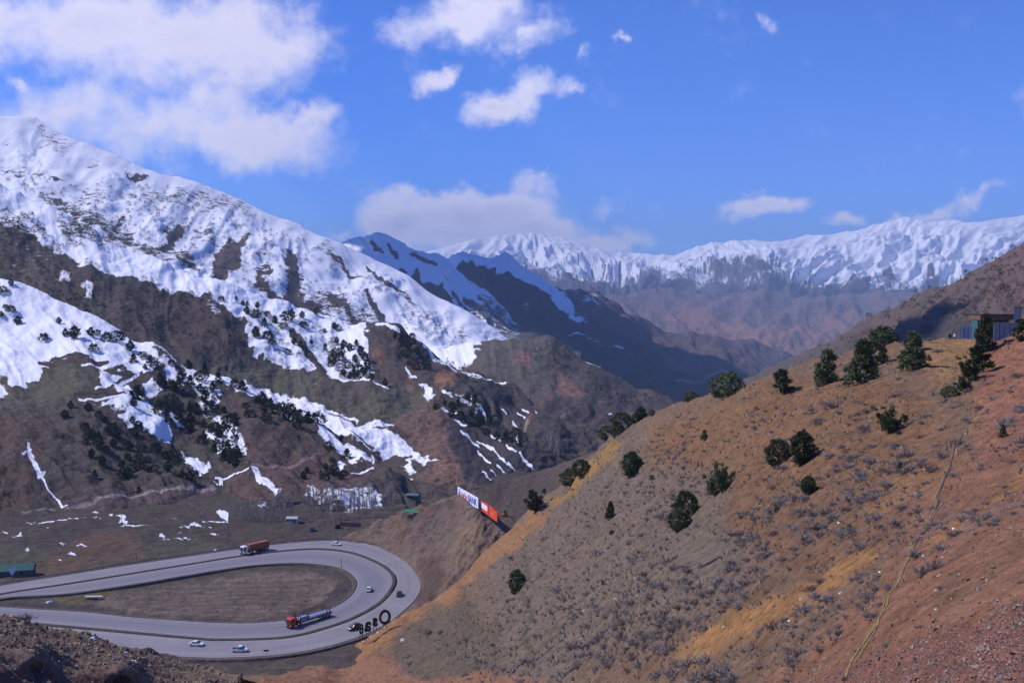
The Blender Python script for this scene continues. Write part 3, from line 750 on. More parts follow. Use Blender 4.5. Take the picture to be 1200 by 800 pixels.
# snowy shoulder behind it
G_TOP = [(340, 300), (400, 282), (420, 277), (440, 276), (456, 279), (475, 288), (500, 297), (520, 305), (540, 318), (560, 337), (580, 354), (600, 370), (625, 386), (650, 397), (680, 405)]
G_CT = [(340, 300, 5200), (440, 276, 5200), (520, 305, 5100), (600, 370, 4300), (680, 405, 3700), (400, 340, 4200), (500, 370, 3900), (600, 410, 3300), (560, 420, 3100), (680, 440, 3100), (450, 430, 3000)]
def rel_g(x, y, z, px, py, d):
    return fbm(px / 60, py / 45, 140, 3) * 40 + gp(px, py, .75, 22, 90, 16, 141, 4)
def pt_g(X, Y, c, s, P):
    A = Painter(X, Y, c, s, 151, 5.0, 12.0)
    r = fbm(X / 9 - Y / 9, Y / 40, 153, 4, .6)
    A.s = A.s - sstep(.1, .5, r) * .5
    for a, b, e, f, w in [(470, 315, 484, 336, 1.6), (487, 322, 512, 357, 3.5), (502, 333, 526, 362, 3.5), (515, 338, 540, 372, 3.5), (435, 284, 441, 292, 1.6), (441, 290, 449, 297, 1.4), (455, 289, 466, 301, 2.2), (482, 297, 508, 316, 1.8), (530, 345, 560, 375, 2), (545, 350, 580, 385, 2), (560, 352, 600, 392, 2)]:
        A.line([(a, b), (e, f)], snow=.25, w=w + .8, soft=2.2, warp=.5)
    A.snow([(560, 345), (700, 410), (700, 480), (600, 480), (590, 410), (560, 375)], .42, 10)
    A.snow([(610, 378), (700, 405), (700, 480), (620, 480), (620, 410)], .2, 8)
    return A.c, A.s
patch('snow_shoulder', 340, 680, G_TOP, [(340, 430), (680, 470)], G_CT, 1.5, 0, pt_g, terrain_mat('shoulder_rock_and_snow', 40.0, 0.6, var=.3, snow_k=1.3), rel_g, back=(.3, .5), col0=(.06, .055, .06), snow0=.98, key='shoulder')

# dark ridge across the valley: dark rock tint, with shade painted into it
I_TOP = [(500, 318), (528, 304), (545, 299), (560, 302), (575, 306), (587, 299), (595, 297), (608, 303), (622, 317), (640, 335), (660, 342), (700, 344), (718, 354), (735, 367), (760, 378), (800, 391), (840, 397), (880, 399), (900, 404), (918, 411), (960, 432), (1010, 450)]
I_CT = [(500, 318, 6400), (545, 299, 6300), (595, 297, 6300), (640, 335, 6200), (700, 344, 6300), (760, 378, 6600), (840, 397, 7200), (918, 411, 7800), (1010, 450, 7800), (600, 370, 5000), (680, 400, 4700), (760, 420, 4900), (700, 440, 4000), (800, 450, 4300), (860, 430, 5500), (900, 440, 5600), (640, 430, 3800), (950, 460, 5500), (800, 500, 3500)]
def rel_i(x, y, z, px, py, d):
    return fbm(px / 50, py / 40, 160, 3) * 60 + gp(px, py, 1.1, 26, 100, 26, 161, 4)
def pt_i(X, Y, c, s, P):
    A = Painter(X, Y, c, s, 171, 5.0, 12.0)
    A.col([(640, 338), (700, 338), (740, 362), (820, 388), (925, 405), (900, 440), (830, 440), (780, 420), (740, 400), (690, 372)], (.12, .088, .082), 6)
    A.col([(775, 415), (800, 425), (810, 440), (785, 435)], (.15, .1, .085), 4)
    A.snow([(520, 310), (530, 301), (545, 296), (575, 303), (590, 290), (612, 300), (640, 333), (662, 346), (690, 376), (676, 372), (640, 350), (620, 338), (604, 326), (590, 322), (575, 314), (552, 308), (540, 312), (528, 330)], .92, 2)
    A.snow([(660, 340), (700, 342), (720, 358), (700, 362), (670, 352)], .45, 4)
    A.snow([(608, 350), (618, 350), (625, 365), (612, 372)], .42, 3)
    A.line([(600, 375), (640, 395), (700, 402), (730, 410)], snow=.5, w=1.6)
    A.line([(790, 452), (810, 445), (835, 440), (850, 436)], (.24, .18, .16), w=1.8)
    return A.c, A.s
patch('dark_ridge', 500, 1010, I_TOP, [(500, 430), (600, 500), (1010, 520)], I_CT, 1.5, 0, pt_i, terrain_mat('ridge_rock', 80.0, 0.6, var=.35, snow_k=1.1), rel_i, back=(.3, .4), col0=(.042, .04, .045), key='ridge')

# slope on the right across the side valley
L_TOP = [(830, 470), (850, 458), (880, 442), (905, 428), (940, 415), (980, 395), (1010, 375), (1050, 357), (1090, 342), (1130, 325), (1165, 305), (1200, 286), (1260, 256), (1340, 225)]
L_CT = [(830, 470, 2700), (880, 442, 2350), (940, 415, 2000), (1010, 375, 1800), (1090, 342, 1600), (1200, 286, 1450), (1340, 225, 1300), (880, 480, 1700), (1000, 430, 1150), (1100, 400, 950), (1200, 390, 800), (1340, 380, 700), (1100, 360, 1250), (1200, 340, 1060), (900, 460, 1800), (1000, 500, 900)]
def rel_l(x, y, z, px, py, d):
    return fbm(px / 70, py / 40, 180, 3) * 10 + gp(px, py, -.9, 30, 160, 9, 181, 4) + gp(px, py, -.9, 6, 30, 1.8, 183, 3)
def pt_l(X, Y, c, s, P):
    A = Painter(X, Y, c, s, 191, 6.0, 14.0)
    A.col([(1150, 300), (1340, 220), (1340, 400), (1180, 390)], (.15, .095, .08), 14)
    A.col([(1000, 400), (1100, 370), (1180, 380), (1100, 410), (960, 430)], (.075, .065, .062), 8)
    A.col([(880, 440), (1000, 395), (1040, 380), (980, 430), (900, 460)], (.1, .088, .07), 8)
    return A.c, A.s
patch('right_slope', 830, 1340, L_TOP, [(830, 500), (1340, 450)], L_CT, 1.4, 0, pt_l, terrain_mat('right_slope_earth', 16.0, 0.6, var=.35, spots=.5), rel_l, back=(.3, .35), col0=(.13, .095, .078), key='right')

# reddish hills far down the valley
J_TOP = [(600, 350), (680, 345), (740, 345), (800, 342), (900, 345), (1000, 345), (1060, 343), (1150, 335), (1300, 330)]
J_CT = [(600, 350, 14000), (740, 345, 14000), (1000, 345, 14500), (1300, 330, 14500), (700, 420, 9500), (800, 400, 10500), (900, 400, 10000), (950, 440, 8500), (860, 440, 8500), (1050, 420, 9000), (1300, 440, 8500), (600, 450, 8500)]
def rel_j(x, y, z, px, py, d):
    return fbm(px / 60, py / 22, 200, 4) * 150 + gp(px, py, .6, 40, 60, 50, 201, 4) + gp(px, py, -.8, 50, 70, 50, 202, 4)
def pt_j(X, Y, c, s, P):
    A = Painter(X, Y, c, s, 211, 6.0, 14.0)
    A.col([(750, 362), (830, 366), (880, 385), (1000, 370), (1100, 360), (1100, 430), (900, 430), (830, 400), (780, 385)], (.24, .125, .085), 10)
    return A.c, A.s
patch('red_hills', 600, 1300, J_TOP, [(600, 480), (1300, 480)], J_CT, 1.8, 0, pt_j, terrain_mat('red_hill_earth', 300.0, 0.5, var=.3), rel_j, back=(.25, .15), col0=(.15, .1, .085), key='redhills')

# far snow range
K_TOP = [(420, 305), (480, 300), (505, 292), (530, 286), (550, 282), (575, 277), (600, 274), (625, 272), (640, 276), (665, 282), (690, 290), (715, 296), (740, 294), (765, 298), (790, 297), (815, 289), (838, 283), (860, 282), (880, 281), (905, 283), (925, 280), (945, 274),
         (965, 276), (985, 272), (1010, 270), (1020, 265), (1040, 261), (1060, 255), (1080, 257), (1095, 258), (1118, 257), (1132, 262), (1150, 262), (1175, 257), (1200, 253), (1300, 240)]
K_CT = [(420, 305, 17000), (600, 274, 19000), (740, 294, 19000), (860, 282, 18500), (1000, 270, 18500), (1060, 255, 18500), (1200, 253, 18000), (1300, 240, 18000), (500, 350, 14000), (700, 350, 14500), (900, 350, 14500), (1050, 350, 14500), (1200, 350, 14000), (1300, 350, 14000), (600, 320, 16000), (850, 318, 16000), (1050, 305, 16300)]
def rel_k(x, y, z, px, py, d):
    m = np.where(px < 900, 0, -1.0) + (1.0 * np.sin(px / 34.0 + .6)) * np.where(px < 900, 1, .35)
    a = px - m * (py - 300) * 1.2
    k = .22 + .78 * sstep(0, 26, py - curve(K_TOP, px))
    rid = np.abs(fbm(a / 46, py / 34, 220, 4, .55)) ** .85
    rid2 = np.abs(fbm(a / 15 + 7, py / 16, 225, 3, .6)) ** .85
    return k * (80 - rid * 430 + fbm(px / 70, py / 26, 221, 3) * 190 + 15 - rid2 * 65)
def pt_k(X, Y, c, s, P):
    A = Painter(X, Y, c, s, 231, 9.0, 12.0)
    thr = 328 + fbm(X / 30, Y * 0, 235, 4) * 22
    lean = np.where(X < 900, 0, 1.0) - (1.0 * np.sin(X / 34.0 + .6)) * np.where(X < 900, 1, .35)
    st = fbm((X + lean * Y) / 4.2, Y / 20, 237, 4, .6)
    A.s = sstep(thr + 26, thr - 30, Y) * 1.05 - sstep(.0, .45, st) * .55 * sstep(268, 316, Y)
    A.snow([(815, 308), (860, 307), (905, 304), (900, 318), (880, 326), (840, 320)], .22, 9)
    A.snow([(925, 318), (960, 310), (1060, 300), (1120, 300), (1200, 290), (1200, 320), (1080, 338), (1040, 340), (985, 332), (925, 325)], .9, 10)
    A.s = A.s - sstep(.05, .45, st) * .42 * sstep(275, 322, Y)
    A.snow([(1032, 325), (1040, 316), (1052, 330), (1044, 336), (1034, 334)], .15, 2)
    A.snow([(1084, 326), (1096, 318), (1100, 330), (1086, 332)], .1, 1.5)
    return A.c, A.s
patch('far_snow_range', 420, 1300, K_TOP, [(420, 400), (1300, 400)], K_CT, 1.3, 0, pt_k, terrain_mat('far_rock_and_snow', 260.0, 0.4, var=.25, snow_k=.8, snow_soft=.2), rel_k, back=(.25, .2), col0=(.09, .07, .075), key='range')

# ground sheet under everything, out to the horizon
def sheet():
    n = 120; L = 30000.0
    g = np.linspace(-1, 1, n); X, Y = np.meshgrid(np.sign(g) * np.abs(g) ** 2 * L, np.sign(g) * np.abs(g) ** 2 * L)
    Z = -1000 + fbm(X / 3000, Y / 3000, 7, 4) * 60 - np.clip(np.hypot(X, Y) - 15000, 0, 1e9) * .002
    idx = np.arange(n * n).reshape(n, n)
    F = np.stack([idx[:-1, :-1], idx[:-1, 1:], idx[1:, 1:], idx[1:, :-1]], -1).reshape(-1, 4)
    me = mesh_from('ground', np.stack([X, Y, Z], -1).reshape(-1, 3), F, [mat('ground_earth', (.1, .08, .065), .95, s=.002)], True)
    o = bpy.data.objects.new('ground', me); col.objects.link(o); o['kind'] = 'structure'
sheet()
#OBJECTS#

# ------------------------------------------------------------------ road
def nearest(curve_, p):
    a, b = curve_[:-1], curve_[1:]
    e = b - a; t = np.clip(((p - a) * e).sum(1) / ((e * e).sum(1) + 1e-9), 0, 1)
    q = a + e * t[:, None]
    i = np.argmin(((q - p) ** 2).sum(1)); return q[i]
def resample(p, n):
    s = np.concatenate([[0], np.cumsum(np.hypot(*np.diff(p, axis=0).T))]); t = np.linspace(0, s[-1], n)
    return np.stack([np.interp(t, s, p[:, 0]), np.interp(t, s, p[:, 1])], 1)
MEDL = resample(W_MED, 420)
NRM = np.gradient(MEDL, axis=0); NRM = np.stack([-NRM[:, 1], NRM[:, 0]], 1); NRM /= np.linalg.norm(NRM, axis=1)[:, None]
OUTL = np.array([nearest(W_OUT, p) for p in MEDL]); INNL = np.array([nearest(W_INN, p) for p in MEDL])
def smooth_line(a, k=5):
    for _ in range(k):
        b = a.copy(); b[1:-1] = (a[:-2] + a[1:-1] * 2 + a[2:]) / 4; a = b
    return a
OUTL, INNL = smooth_line(OUTL), smooth_line(INNL)

def asphalt():
    m = bpy.data.materials.new('worn_asphalt'); m.use_nodes = True
    t = m.node_tree; t.nodes.clear(); N = NT(t)
    out = N.n('ShaderNodeOutputMaterial'); b = N.n('ShaderNodeBsdfPrincipled'); t.links.new(b.outputs[0], out.inputs[0])
    uv = N.n('ShaderNodeAttribute', attribute_name='lane'); sp = N.n('ShaderNodeSeparateXYZ'); t.links.new(uv.outputs['Vector'], sp.inputs[0])
    u, v = sp.outputs[0], sp.outputs[1]
    geo = N.n('ShaderNodeNewGeometry')
    n1 = N.noise(geo.outputs['Position'], .08, 4, .6); n2 = N.noise(geo.outputs['Position'], 1.2, 4, .6)
    cc = N.n('ShaderNodeCombineXYZ'); t.links.new(N.m('MULTIPLY', u, 9.0), cc.inputs[0]); t.links.new(N.m('MULTIPLY', v, .02), cc.inputs[1])
    n3 = N.noise(cc.outputs[0], 1.0, 3, .5)
    # worn wheel paths of the lanes
    lane = N.m('ABSOLUTE', N.m('SINE', N.m('MULTIPLY', N.m('ADD', u, 0.08), 9.4)))
    k = N.m('ADD', N.m('MULTIPLY', lane, .14), N.m('ADD', N.m('MULTIPLY', n1, .75), N.m('MULTIPLY', n3, .5)))
    c = N.mix(N.rng(k, .35, .95), (.165, .148, .158, 1), (.28, .248, .262, 1))
    dark = N.m('MULTIPLY', N.rng(sp.outputs[2], .5, .6), N.rng(N.m('ADD', n3, N.m('MULTIPLY', n1, .5)), .62, .85))
    c = N.mix(N.m('MULTIPLY', dark, .45), c, (.13, .125, .16, 1))
    bandm = N.m('MULTIPLY', N.rng(u, .22, .4, 0, 1, True), N.rng(u, .9, .68, 0, 1, True))
    c = N.mix(N.m('MULTIPLY', bandm, N.rng(sp.outputs[2], 0, 1, .14, .34)), c, (.115, .11, .135, 1))
    edge = N.m('MAXIMUM', N.rng(u, .955, .975), N.m('MULTIPLY', N.rng(u, .0, .03, 1, 0), .5))
    c = N.mix(N.m('MULTIPLY', edge, .4), c, (.42, .38, .40, 1))
    c = N.mix(1.0, c, N.rng(n2, .3, .7, .88, 1.12), 'MULTIPLY')
    t.links.new(c, b.inputs['Base Color']); b.inputs['Roughness'].default_value = .8
    return m
M_ASPH = asphalt()
M_LINE = mat('worn_white_paint', (.55, .53, .52), .7, s=1.5, var=.3)
def ribbon(name, A, B, z, mt, lane=None, k=0, rows=9, parent=None):
    t = np.linspace(0, 1, rows)
    P = A[None] * (1 - t[:, None, None]) + B[None] * t[:, None, None]
    n = len(A); V = np.concatenate([P, np.full(P.shape[:2] + (1,), z)], -1)
    idx = np.arange(rows * n).reshape(rows, n)
    F = np.stack([idx[:-1, :-1], idx[1:, :-1], idx[1:, 1:], idx[:-1, 1:]], -1).reshape(-1, 4)
    # orientation upwards
    a, b, c = V.reshape(-1, 3)[F[0, :3]]
    if np.cross(b - a, c - a)[2] < 0: F = F[:, ::-1]
    me = mesh_from(name, V.reshape(-1, 3), F, [mt], True)
    at_ = me.attributes.new('lane', 'FLOAT_VECTOR', 'POINT')
    s = np.concatenate([[0], np.cumsum(np.hypot(*np.diff(A, axis=0).T))])
    L = np.stack(np.broadcast_arrays(t[:, None], s[None, :], np.full((1, 1), float(k))), -1)
    at_.data.foreach_set('vector', L.astype(np.float32).ravel())
    o = bpy.data.objects.new(name, me); col.objects.link(o)
    if parent: o.parent = parent
    return o
M_MEDIAN = terrain_mat('median_earth', 1.6, .6, var=.55)
road = ribbon('road', MEDL + (OUTL - MEDL) * 0.06, OUTL, 0.0, M_ASPH, k=0); road['kind'] = 'structure'
r2 = ribbon('road', MEDL + (INNL - MEDL) * 0.06, INNL, 0.0, M_ASPH, k=1); r2['kind'] = 'structure'
def strip_box(name, A, B, z0, z1, mt, tint=None, parent=None):
    n = len(A); q = []
    for P, z in ((A, z0), (A * .85 + B * .15, z1), (A * .15 + B * .85, z1), (B, z0)):
        q.append(np.concatenate([P, np.full((n, 1), z)], 1))
    V = np.array(q); idx = np.arange(4 * n).reshape(4, n)
    F = np.stack([idx[:-1, :-1], idx[1:, :-1], idx[1:, 1:], idx[:-1, 1:]], -1).reshape(-1, 4)
    me = mesh_from(name, V.reshape(-1, 3), F, [mt])
    if tint is not None:
        a = me.attributes.new('tint', 'FLOAT_COLOR', 'POINT'); a.data.foreach_set('color', np.tile(np.array(tint + (1,), np.float32), 4 * n))
    o = bpy.data.objects.new(name, me); col.objects.link(o)
    if parent: o.parent = parent
    return o
md = strip_box('road_median', MEDL - NRM * .95, MEDL + NRM * .95, -.05, .28, M_MEDIAN, (.075, .065, .055)); md['kind'] = 'structure'
gn = NRM
sh = strip_box('road_shoulder', OUTL, OUTL + (OUTL - MEDL) / np.linalg.norm(OUTL - MEDL, axis=1)[:, None] * 2.4, -.9, .03, M_MEDIAN, (.12, .1, .088)); sh['kind'] = 'structure'
sh = strip_box('road_shoulder', INNL, INNL + (INNL - MEDL) / np.linalg.norm(INNL - MEDL, axis=1)[:, None] * 2.0, -.9, .03, M_MEDIAN, (.11, .09, .08)); sh['kind'] = 'structure'

# ------------------------------------------------------------------ object helpers
def tag(o, label=None, cat=None, group=None, kind=None):
    if label: o['label'] = label
    if cat: o['category'] = cat
    if group: o['group'] = group
    if kind: o['kind'] = kind
    return o
def empty(name, loc, rz=0.0, label=None, cat=None, group=None, scale=None):
    o = bpy.data.objects.new(name, None); o.empty_display_size = .5
    o.location = loc; o.rotation_euler = (0, 0, rz)
    if scale: o.scale = scale
    col.objects.link(o); return tag(o, label, cat, group)
class MB:
    def __init__(s): s.v = []; s.f = []
    def quad(s, *p):
        i = len(s.v); s.v += [tuple(q) for q in p]; s.f.append(tuple(range(i, i + len(p)))); return s
    def box(s, x0, y0, z0, x1, y1, z1, top=1.0, tx=None):
        cx, cy = (x0 + x1) / 2, (y0 + y1) / 2; i = len(s.v); tx = top if tx is None else tx
        s.v += [(x0, y0, z0), (x1, y0, z0), (x1, y1, z0), (x0, y1, z0)]
        s.v += [(cx + (x - cx) * tx, cy + (y - cy) * top, z1) for x, y in ((x0, y0), (x1, y0), (x1, y1), (x0, y1))]
        s.f += [tuple(i + k for k in f) for f in ((0, 3, 2, 1), (4, 5, 6, 7), (0, 1, 5, 4), (1, 2, 6, 5), (2, 3, 7, 6), (3, 0, 4, 7))]; return s
    def tube(s, a, b, r0, r1=None, n=8):
        r1 = r0 if r1 is None else r1; a, b = Vector(a), Vector(b); d = (b - a).normalized()
        u = d.orthogonal().normalized(); w = d.cross(u); i = len(s.v)
        for p, r in ((a, r0), (b, r1)):
            for k in range(n):
                t = 2 * math.pi * k / n; s.v.append(tuple(p + u * math.cos(t) * r + w * math.sin(t) * r))
        for k in range(n):
            s.f.append((i + k, i + (k + 1) % n, i + n + (k + 1) % n, i + n + k))
        s.f.append(tuple(i + k for k in range(n))[::-1]); s.f.append(tuple(i + n + k for k in range(n))); return s
    def loft(s, rings, cap=True):
        i = len(s.v); n = len(rings[0])
        for r in rings: s.v += [tuple(p) for p in r]
        for a in range(len(rings) - 1):
            for k in range(n):
                s.f.append((i + a * n + k, i + a * n + (k + 1) % n, i + (a + 1) * n + (k + 1) % n, i + (a + 1) * n + k))
        if cap:
            s.f.append(tuple(i + k for k in range(n))[::-1]); s.f.append(tuple(i + (len(rings) - 1) * n + k for k in range(n)))
        return s
    def mesh(s, name, m):
        me = bpy.data.meshes.new(name); me.from_pydata(s.v, [], s.f); me.materials.append(m)
        bm = bmesh.new(); bm.from_mesh(me); bmesh.ops.recalc_face_normals(bm, faces=bm.faces); bm.to_mesh(me); bm.free()
        return me
    def build(s, name, m, parent=None, loc=None):
        o = bpy.data.objects.new(name, s.mesh(name, m)); col.objects.link(o)
        if parent: o.parent = parent
        if loc: o.location = loc
        return o
def copy_tree(o, parent=None):
    c = o.copy(); col.objects.link(c)
    if parent: c.parent = parent
    for ch in list(o.children): copy_tree(ch, c)
    return c
def flat_at(px, py, z=0.0):
    q = on_flat(px, py, z); return Vector((float(q[0]), float(q[1]), float(q[2])))
def pxm(h, d): return h * d / FPX

# ------------------------------------------------------------------ guard rails
M_GALV = mat('galvanised_rail', (.16, .16, .17), .5, .3)
M_POSTM = mat('rail_post_steel', (.13, .13, .14), .6, .3)
def guard_rail(name, L, label, step=4.0, h=.75):
    L = resample(L, max(3, int(np.hypot(*np.diff(L, axis=0).T).sum() / step)))
    root = empty(name, (0, 0, 0), 0, label, 'guard rail')
    n = len(L); N_ = np.gradient(L, axis=0); N_ = np.stack([-N_[:, 1], N_[:, 0]], 1); N_ /= np.linalg.norm(N_, axis=1)[:, None]
    prof = [(-.04, h - .32), (.05, h - .24), (-.02, h - .16), (.05, h - .08), (-.04, h)]
    mb = MB()
    rings = [[(L[i, 0] + N_[i, 0] * a, L[i, 1] + N_[i, 1] * a, z) for a, z in prof + [(-.09, h), (-.09, h - .32)]] for i in range(n)]
    mb.loft(rings); mb.build('rail', M_GALV, root)
    pm = MB().box(-.07, -.07, 0, .07, .07, h).mesh('post', M_POSTM)
    for i in range(0, n, 1):
        o = bpy.data.objects.new('post', pm); col.objects.link(o); o.parent = root; o.location = (L[i, 0] + N_[i, 0] * -.16, L[i, 1] + N_[i, 1] * -.16, -.3)
    return root
def part_of(line, p0, p1):
    a = flat_at(*p0).xy; b = flat_at(*p1).xy
    i = int(np.argmin(((line - np.array(a)) ** 2).sum(1))); j = int(np.argmin(((line - np.array(b)) ** 2).sum(1)))
    i, j = min(i, j), max(i, j); return line[i:j + 1]
outr = OUTL + (OUTL - MEDL) / np.linalg.norm(OUTL - MEDL, axis=1)[:, None] * 1.1
guard_rail('guard_rail', part_of(outr, (-60, 698), (335, 636)), 'long grey guard rail along the far edge of the upper road, behind the truck')
guard_rail('guard_rail', part_of(outr, (345, 635), (486, 671)), 'grey guard rail round the outside of the far bend below the brown cut slope')
guard_rail('guard_rail', part_of(MEDL, (455, 667), (457, 694)), 'short dark guard rail on the median at the tip of the bend', step=3.0, h=1.1)

# ------------------------------------------------------------------ vehicles
M_WHITE = mat('white_car_paint', (.72, .73, .75), .25, spec=.5, var=.04)
M_DARKP = mat('black_car_paint', (.02, .02, .025), .25, spec=.5, var=.05)
M_GLASS = mat('dark_glass', (.02, .025, .035), .08, spec=.6, var=.02)
M_TYRE = mat('tyre_rubber', (.015, .015, .016), .9)
M_RIM = mat('wheel_rim_metal', (.35, .35, .36), .4, .6)
M_LAMP = mat('lamp_glass', (.6, .6, .55), .2)
M_TAIL = mat('tail_lamp_red', (.4, .02, .02), .3)
M_BLACK = mat('black_plastic', (.02, .02, .02), .6)
M_CHASS = mat('chassis_steel', (.04, .04, .045), .7)
def wheel_meshes(r, w):
    t = MB().tube((0, -w / 2, 0), (0, w / 2, 0), r, r, 16).mesh('tyre', M_TYRE)
    h = MB().tube((0, -w / 2 - .012, 0), (0, w / 2 + .012, 0), r * .58, r * .58, 10).mesh('rim', M_RIM)
    return t, h
def wheels(root, spots, r, w):
    t, h = wheel_meshes(r, w)
    for x, y in spots:
        a = bpy.data.objects.new('wheel', t); col.objects.link(a); a.parent = root; a.location = (x, y, r)
        b = bpy.data.objects.new('rim', h); col.objects.link(b); b.parent = a
def car(name, loc, rz, paint, label, cat, style='sedan', group='cars on the hairpin road'):
    root = empty(name, loc, rz, label, cat, group)
    L, Wd = 4.5, .88
    # side profile of the lower body: x, z bottom, z top, half width
    if style == 'pickup': body = [(-2.45, .5, .95, .8), (-2.4, .35, 1.0, .86), (-.5, .3, 1.0, .9), (.9, .3, 1.02, .9), (2.0, .3, .95, .86), (2.45, .4, .72, .74)]; cab = [(-.55, 1.0, .82), (-.35, 1.72, .68), (.75, 1.74, .68), (1.4, 1.0, .8)]
    elif style == 'suv': body = [(-2.25, .55, 1.0, .82), (-2.15, .35, 1.12, .9), (-.5, .3, 1.1, .93), (.9, .3, 1.08, .93), (2.0, .32, 1.0, .88), (2.3, .42, .75, .76)]; cab = [(-2.1, 1.1, .84), (-1.85, 1.72, .72), (.6, 1.76, .72), (1.3, 1.08, .84)]
    else: body = [(-2.25, .5, .85, .78), (-2.15, .32, .95, .85), (-.6, .27, .97, .88), (.9, .27, .93, .88), (1.9, .3, .82, .84), (2.25, .38, .66, .72)]; cab = [(-1.75, .95, .78), (-1.0, 1.42, .64), (.25, 1.45, .64), (1.1, .93, .78)]
    mb = MB()
    mb.loft([[(x, -w * .94, z0), (x, -w, (z0 + z1) / 2), (x, -w * .9, z1), (x, w * .9, z1), (x, w, (z0 + z1) / 2), (x, w * .94, z0)] for x, z0, z1, w in body])
    mb.build('body', paint, root)
    g = MB(); base = cab[0][1] - .03
    rings = [[(x, -w, z), (x, w, z)] for x, z, w in cab]
    a, b, c, d = rings
    g.quad(a[0], a[1], b[1], b[0]); g.quad(c[0], c[1], d[1], d[0]); g.quad(a[0], b[0], c[0], d[0]); g.quad(a[1], b[1], c[1], d[1])
    g.build('windows', M_GLASS, root)
    r_ = MB(); z = cab[1][1]; r_.loft([[(cab[1][0] - .06, -.7, z), (cab[1][0] - .06, .7, z), (cab[1][0], .62, z + .07), (cab[1][0], -.62, z + .07)], [(cab[2][0] + .06, -.7, z + .02), (cab[2][0] + .06, .7, z + .02), (cab[2][0], .62, z + .09), (cab[2][0], -.62, z + .09)]])
    for sy in (-1, 1):
        for (p, q) in ((0, 1), (2, 3)):
            r_.tube((cab[p][0], sy * cab[p][2] * 1.01, cab[p][1]), (cab[q][0], sy * cab[q][2] * 1.01, cab[q][1]), .045, n=5)
        m_ = (cab[1][0] + cab[2][0]) / 2; r_.tube((m_, sy * (cab[0][2] + .01), cab[0][1]), (m_, sy * (cab[1][2] + .02), cab[1][1]), .045, n=5)
    r_.build('roof', paint, root)
    wheels(root, [(-1.4, -.82), (-1.4, .82), (1.4, -.82), (1.4, .82)], .33, .22)
    fx, fz = body[-1][0] - .03, body[-1][2] - .05; bx_, bz = body[0][0] + .02, body[0][2] - .1
    for sy in (-1, 1):
        MB().box(fx - .1, sy * .55 - .17, fz - .1, fx + .05, sy * .55 + .17, fz + .06).build('headlight', M_LAMP, root)
        MB().box(bx_ - .06, sy * .6 - .15, bz - .12, bx_ + .06, sy * .6 + .15, bz + .06).build('tail_light', M_TAIL, root)
        MB().box(.85, sy * .98 - .1, base, 1.02, sy * .98 + .1, base + .16).build('mirror', M_BLACK, root)
    if style == 'pickup':
        MB().box(-2.3, -.7, .98, -.65, .7, 1.03).build('cargo_bed', M_BLACK, root)
    MB().box(body[-1][0] - .05, -.8, .3, body[-1][0] + .06, .8, .48).build('bumper', M_BLACK, root)
    return root
def heading(p0, p1):
    a, b = flat_at(*p0), flat_at(*p1); return math.atan2(b.y - a.y, b.x - a.x)
car('white_car', flat_at(230.5, 756), heading((222, 755), (240, 756)), M_WHITE, 'white saloon car on the near carriageway, left of the white pickup', 'car')
car('white_pickup', flat_at(281, 763), heading((270, 763), (292, 763)), M_WHITE, 'white pickup on the near carriageway, cab towards the right', 'pickup truck', 'pickup')
car('white_car', flat_at(432.5, 692), heading((424, 712), (440, 680)) , M_WHITE, 'white car inside the bend, on the inner carriageway', 'car')
car('black_car', flat_at(468, 697.5), heading((474, 684), (464, 708)), M_DARKP, 'small black car at the tip of the bend on the outer carriageway', 'car')
car('black_suv', flat_at(415, 737), heading((430, 733), (405, 742)), M_DARKP, 'black car passing the large black letters beside the road', 'car', 'suv')
car('white_car', flat_at(394, 638.5), heading((376, 637), (408, 640)), M_WHITE, 'white car on the far side of the bend near the tall pole', 'car')

def truck_cab(root, x, paint, h=3.3):
    mb = MB()
    mb.loft([[(x - 2.1, -1.22, .75), (x - 2.1, 1.22, .75), (x - 2.1, 1.22, h), (x - 2.1, -1.22, h)],
             [(x - .25, -1.24, .7), (x - .25, 1.24, .7), (x - .3, 1.2, h), (x - .3, -1.2, h)],
             [(x, -1.16, .65), (x, 1.16, .65), (x - .1, 1.08, h - .25), (x - .1, -1.08, h - .25)]])
    mb.build('cab', paint, root)
    MB().quad((x + .012, -1.02, 1.75), (x + .012, 1.02, 1.75), (x - .06, .98, h - .5), (x - .06, -.98, h - .5)).build('windscreen', M_GLASS, root)
    for sy in (-1, 1):
        MB().quad((x - .4, sy * 1.255, 1.75), (x - 1.3, sy * 1.255, 1.75), (x - 1.3, sy * 1.24, h - .55), (x - .45, sy * 1.235, h - .55)).build('side_window', M_GLASS, root)
        MB().box(x - .08, sy * .85 - .2, .85, x + .05, sy * .85 + .2, 1.1).build('headlight', M_LAMP, root)
        MB().box(x - .15, sy * 1.4 - .12, 1.9, x + .05, sy * 1.4 + .12, 2.6).build('mirror', M_BLACK, root)
    MB().box(x - .02, -.75, .8, x + .04, .75, 1.55).build('grille', M_BLACK, root)
    MB().box(x - .2, -1.2, .35, x + .12, 1.2, .72).build('bumper', M_BLACK, root)
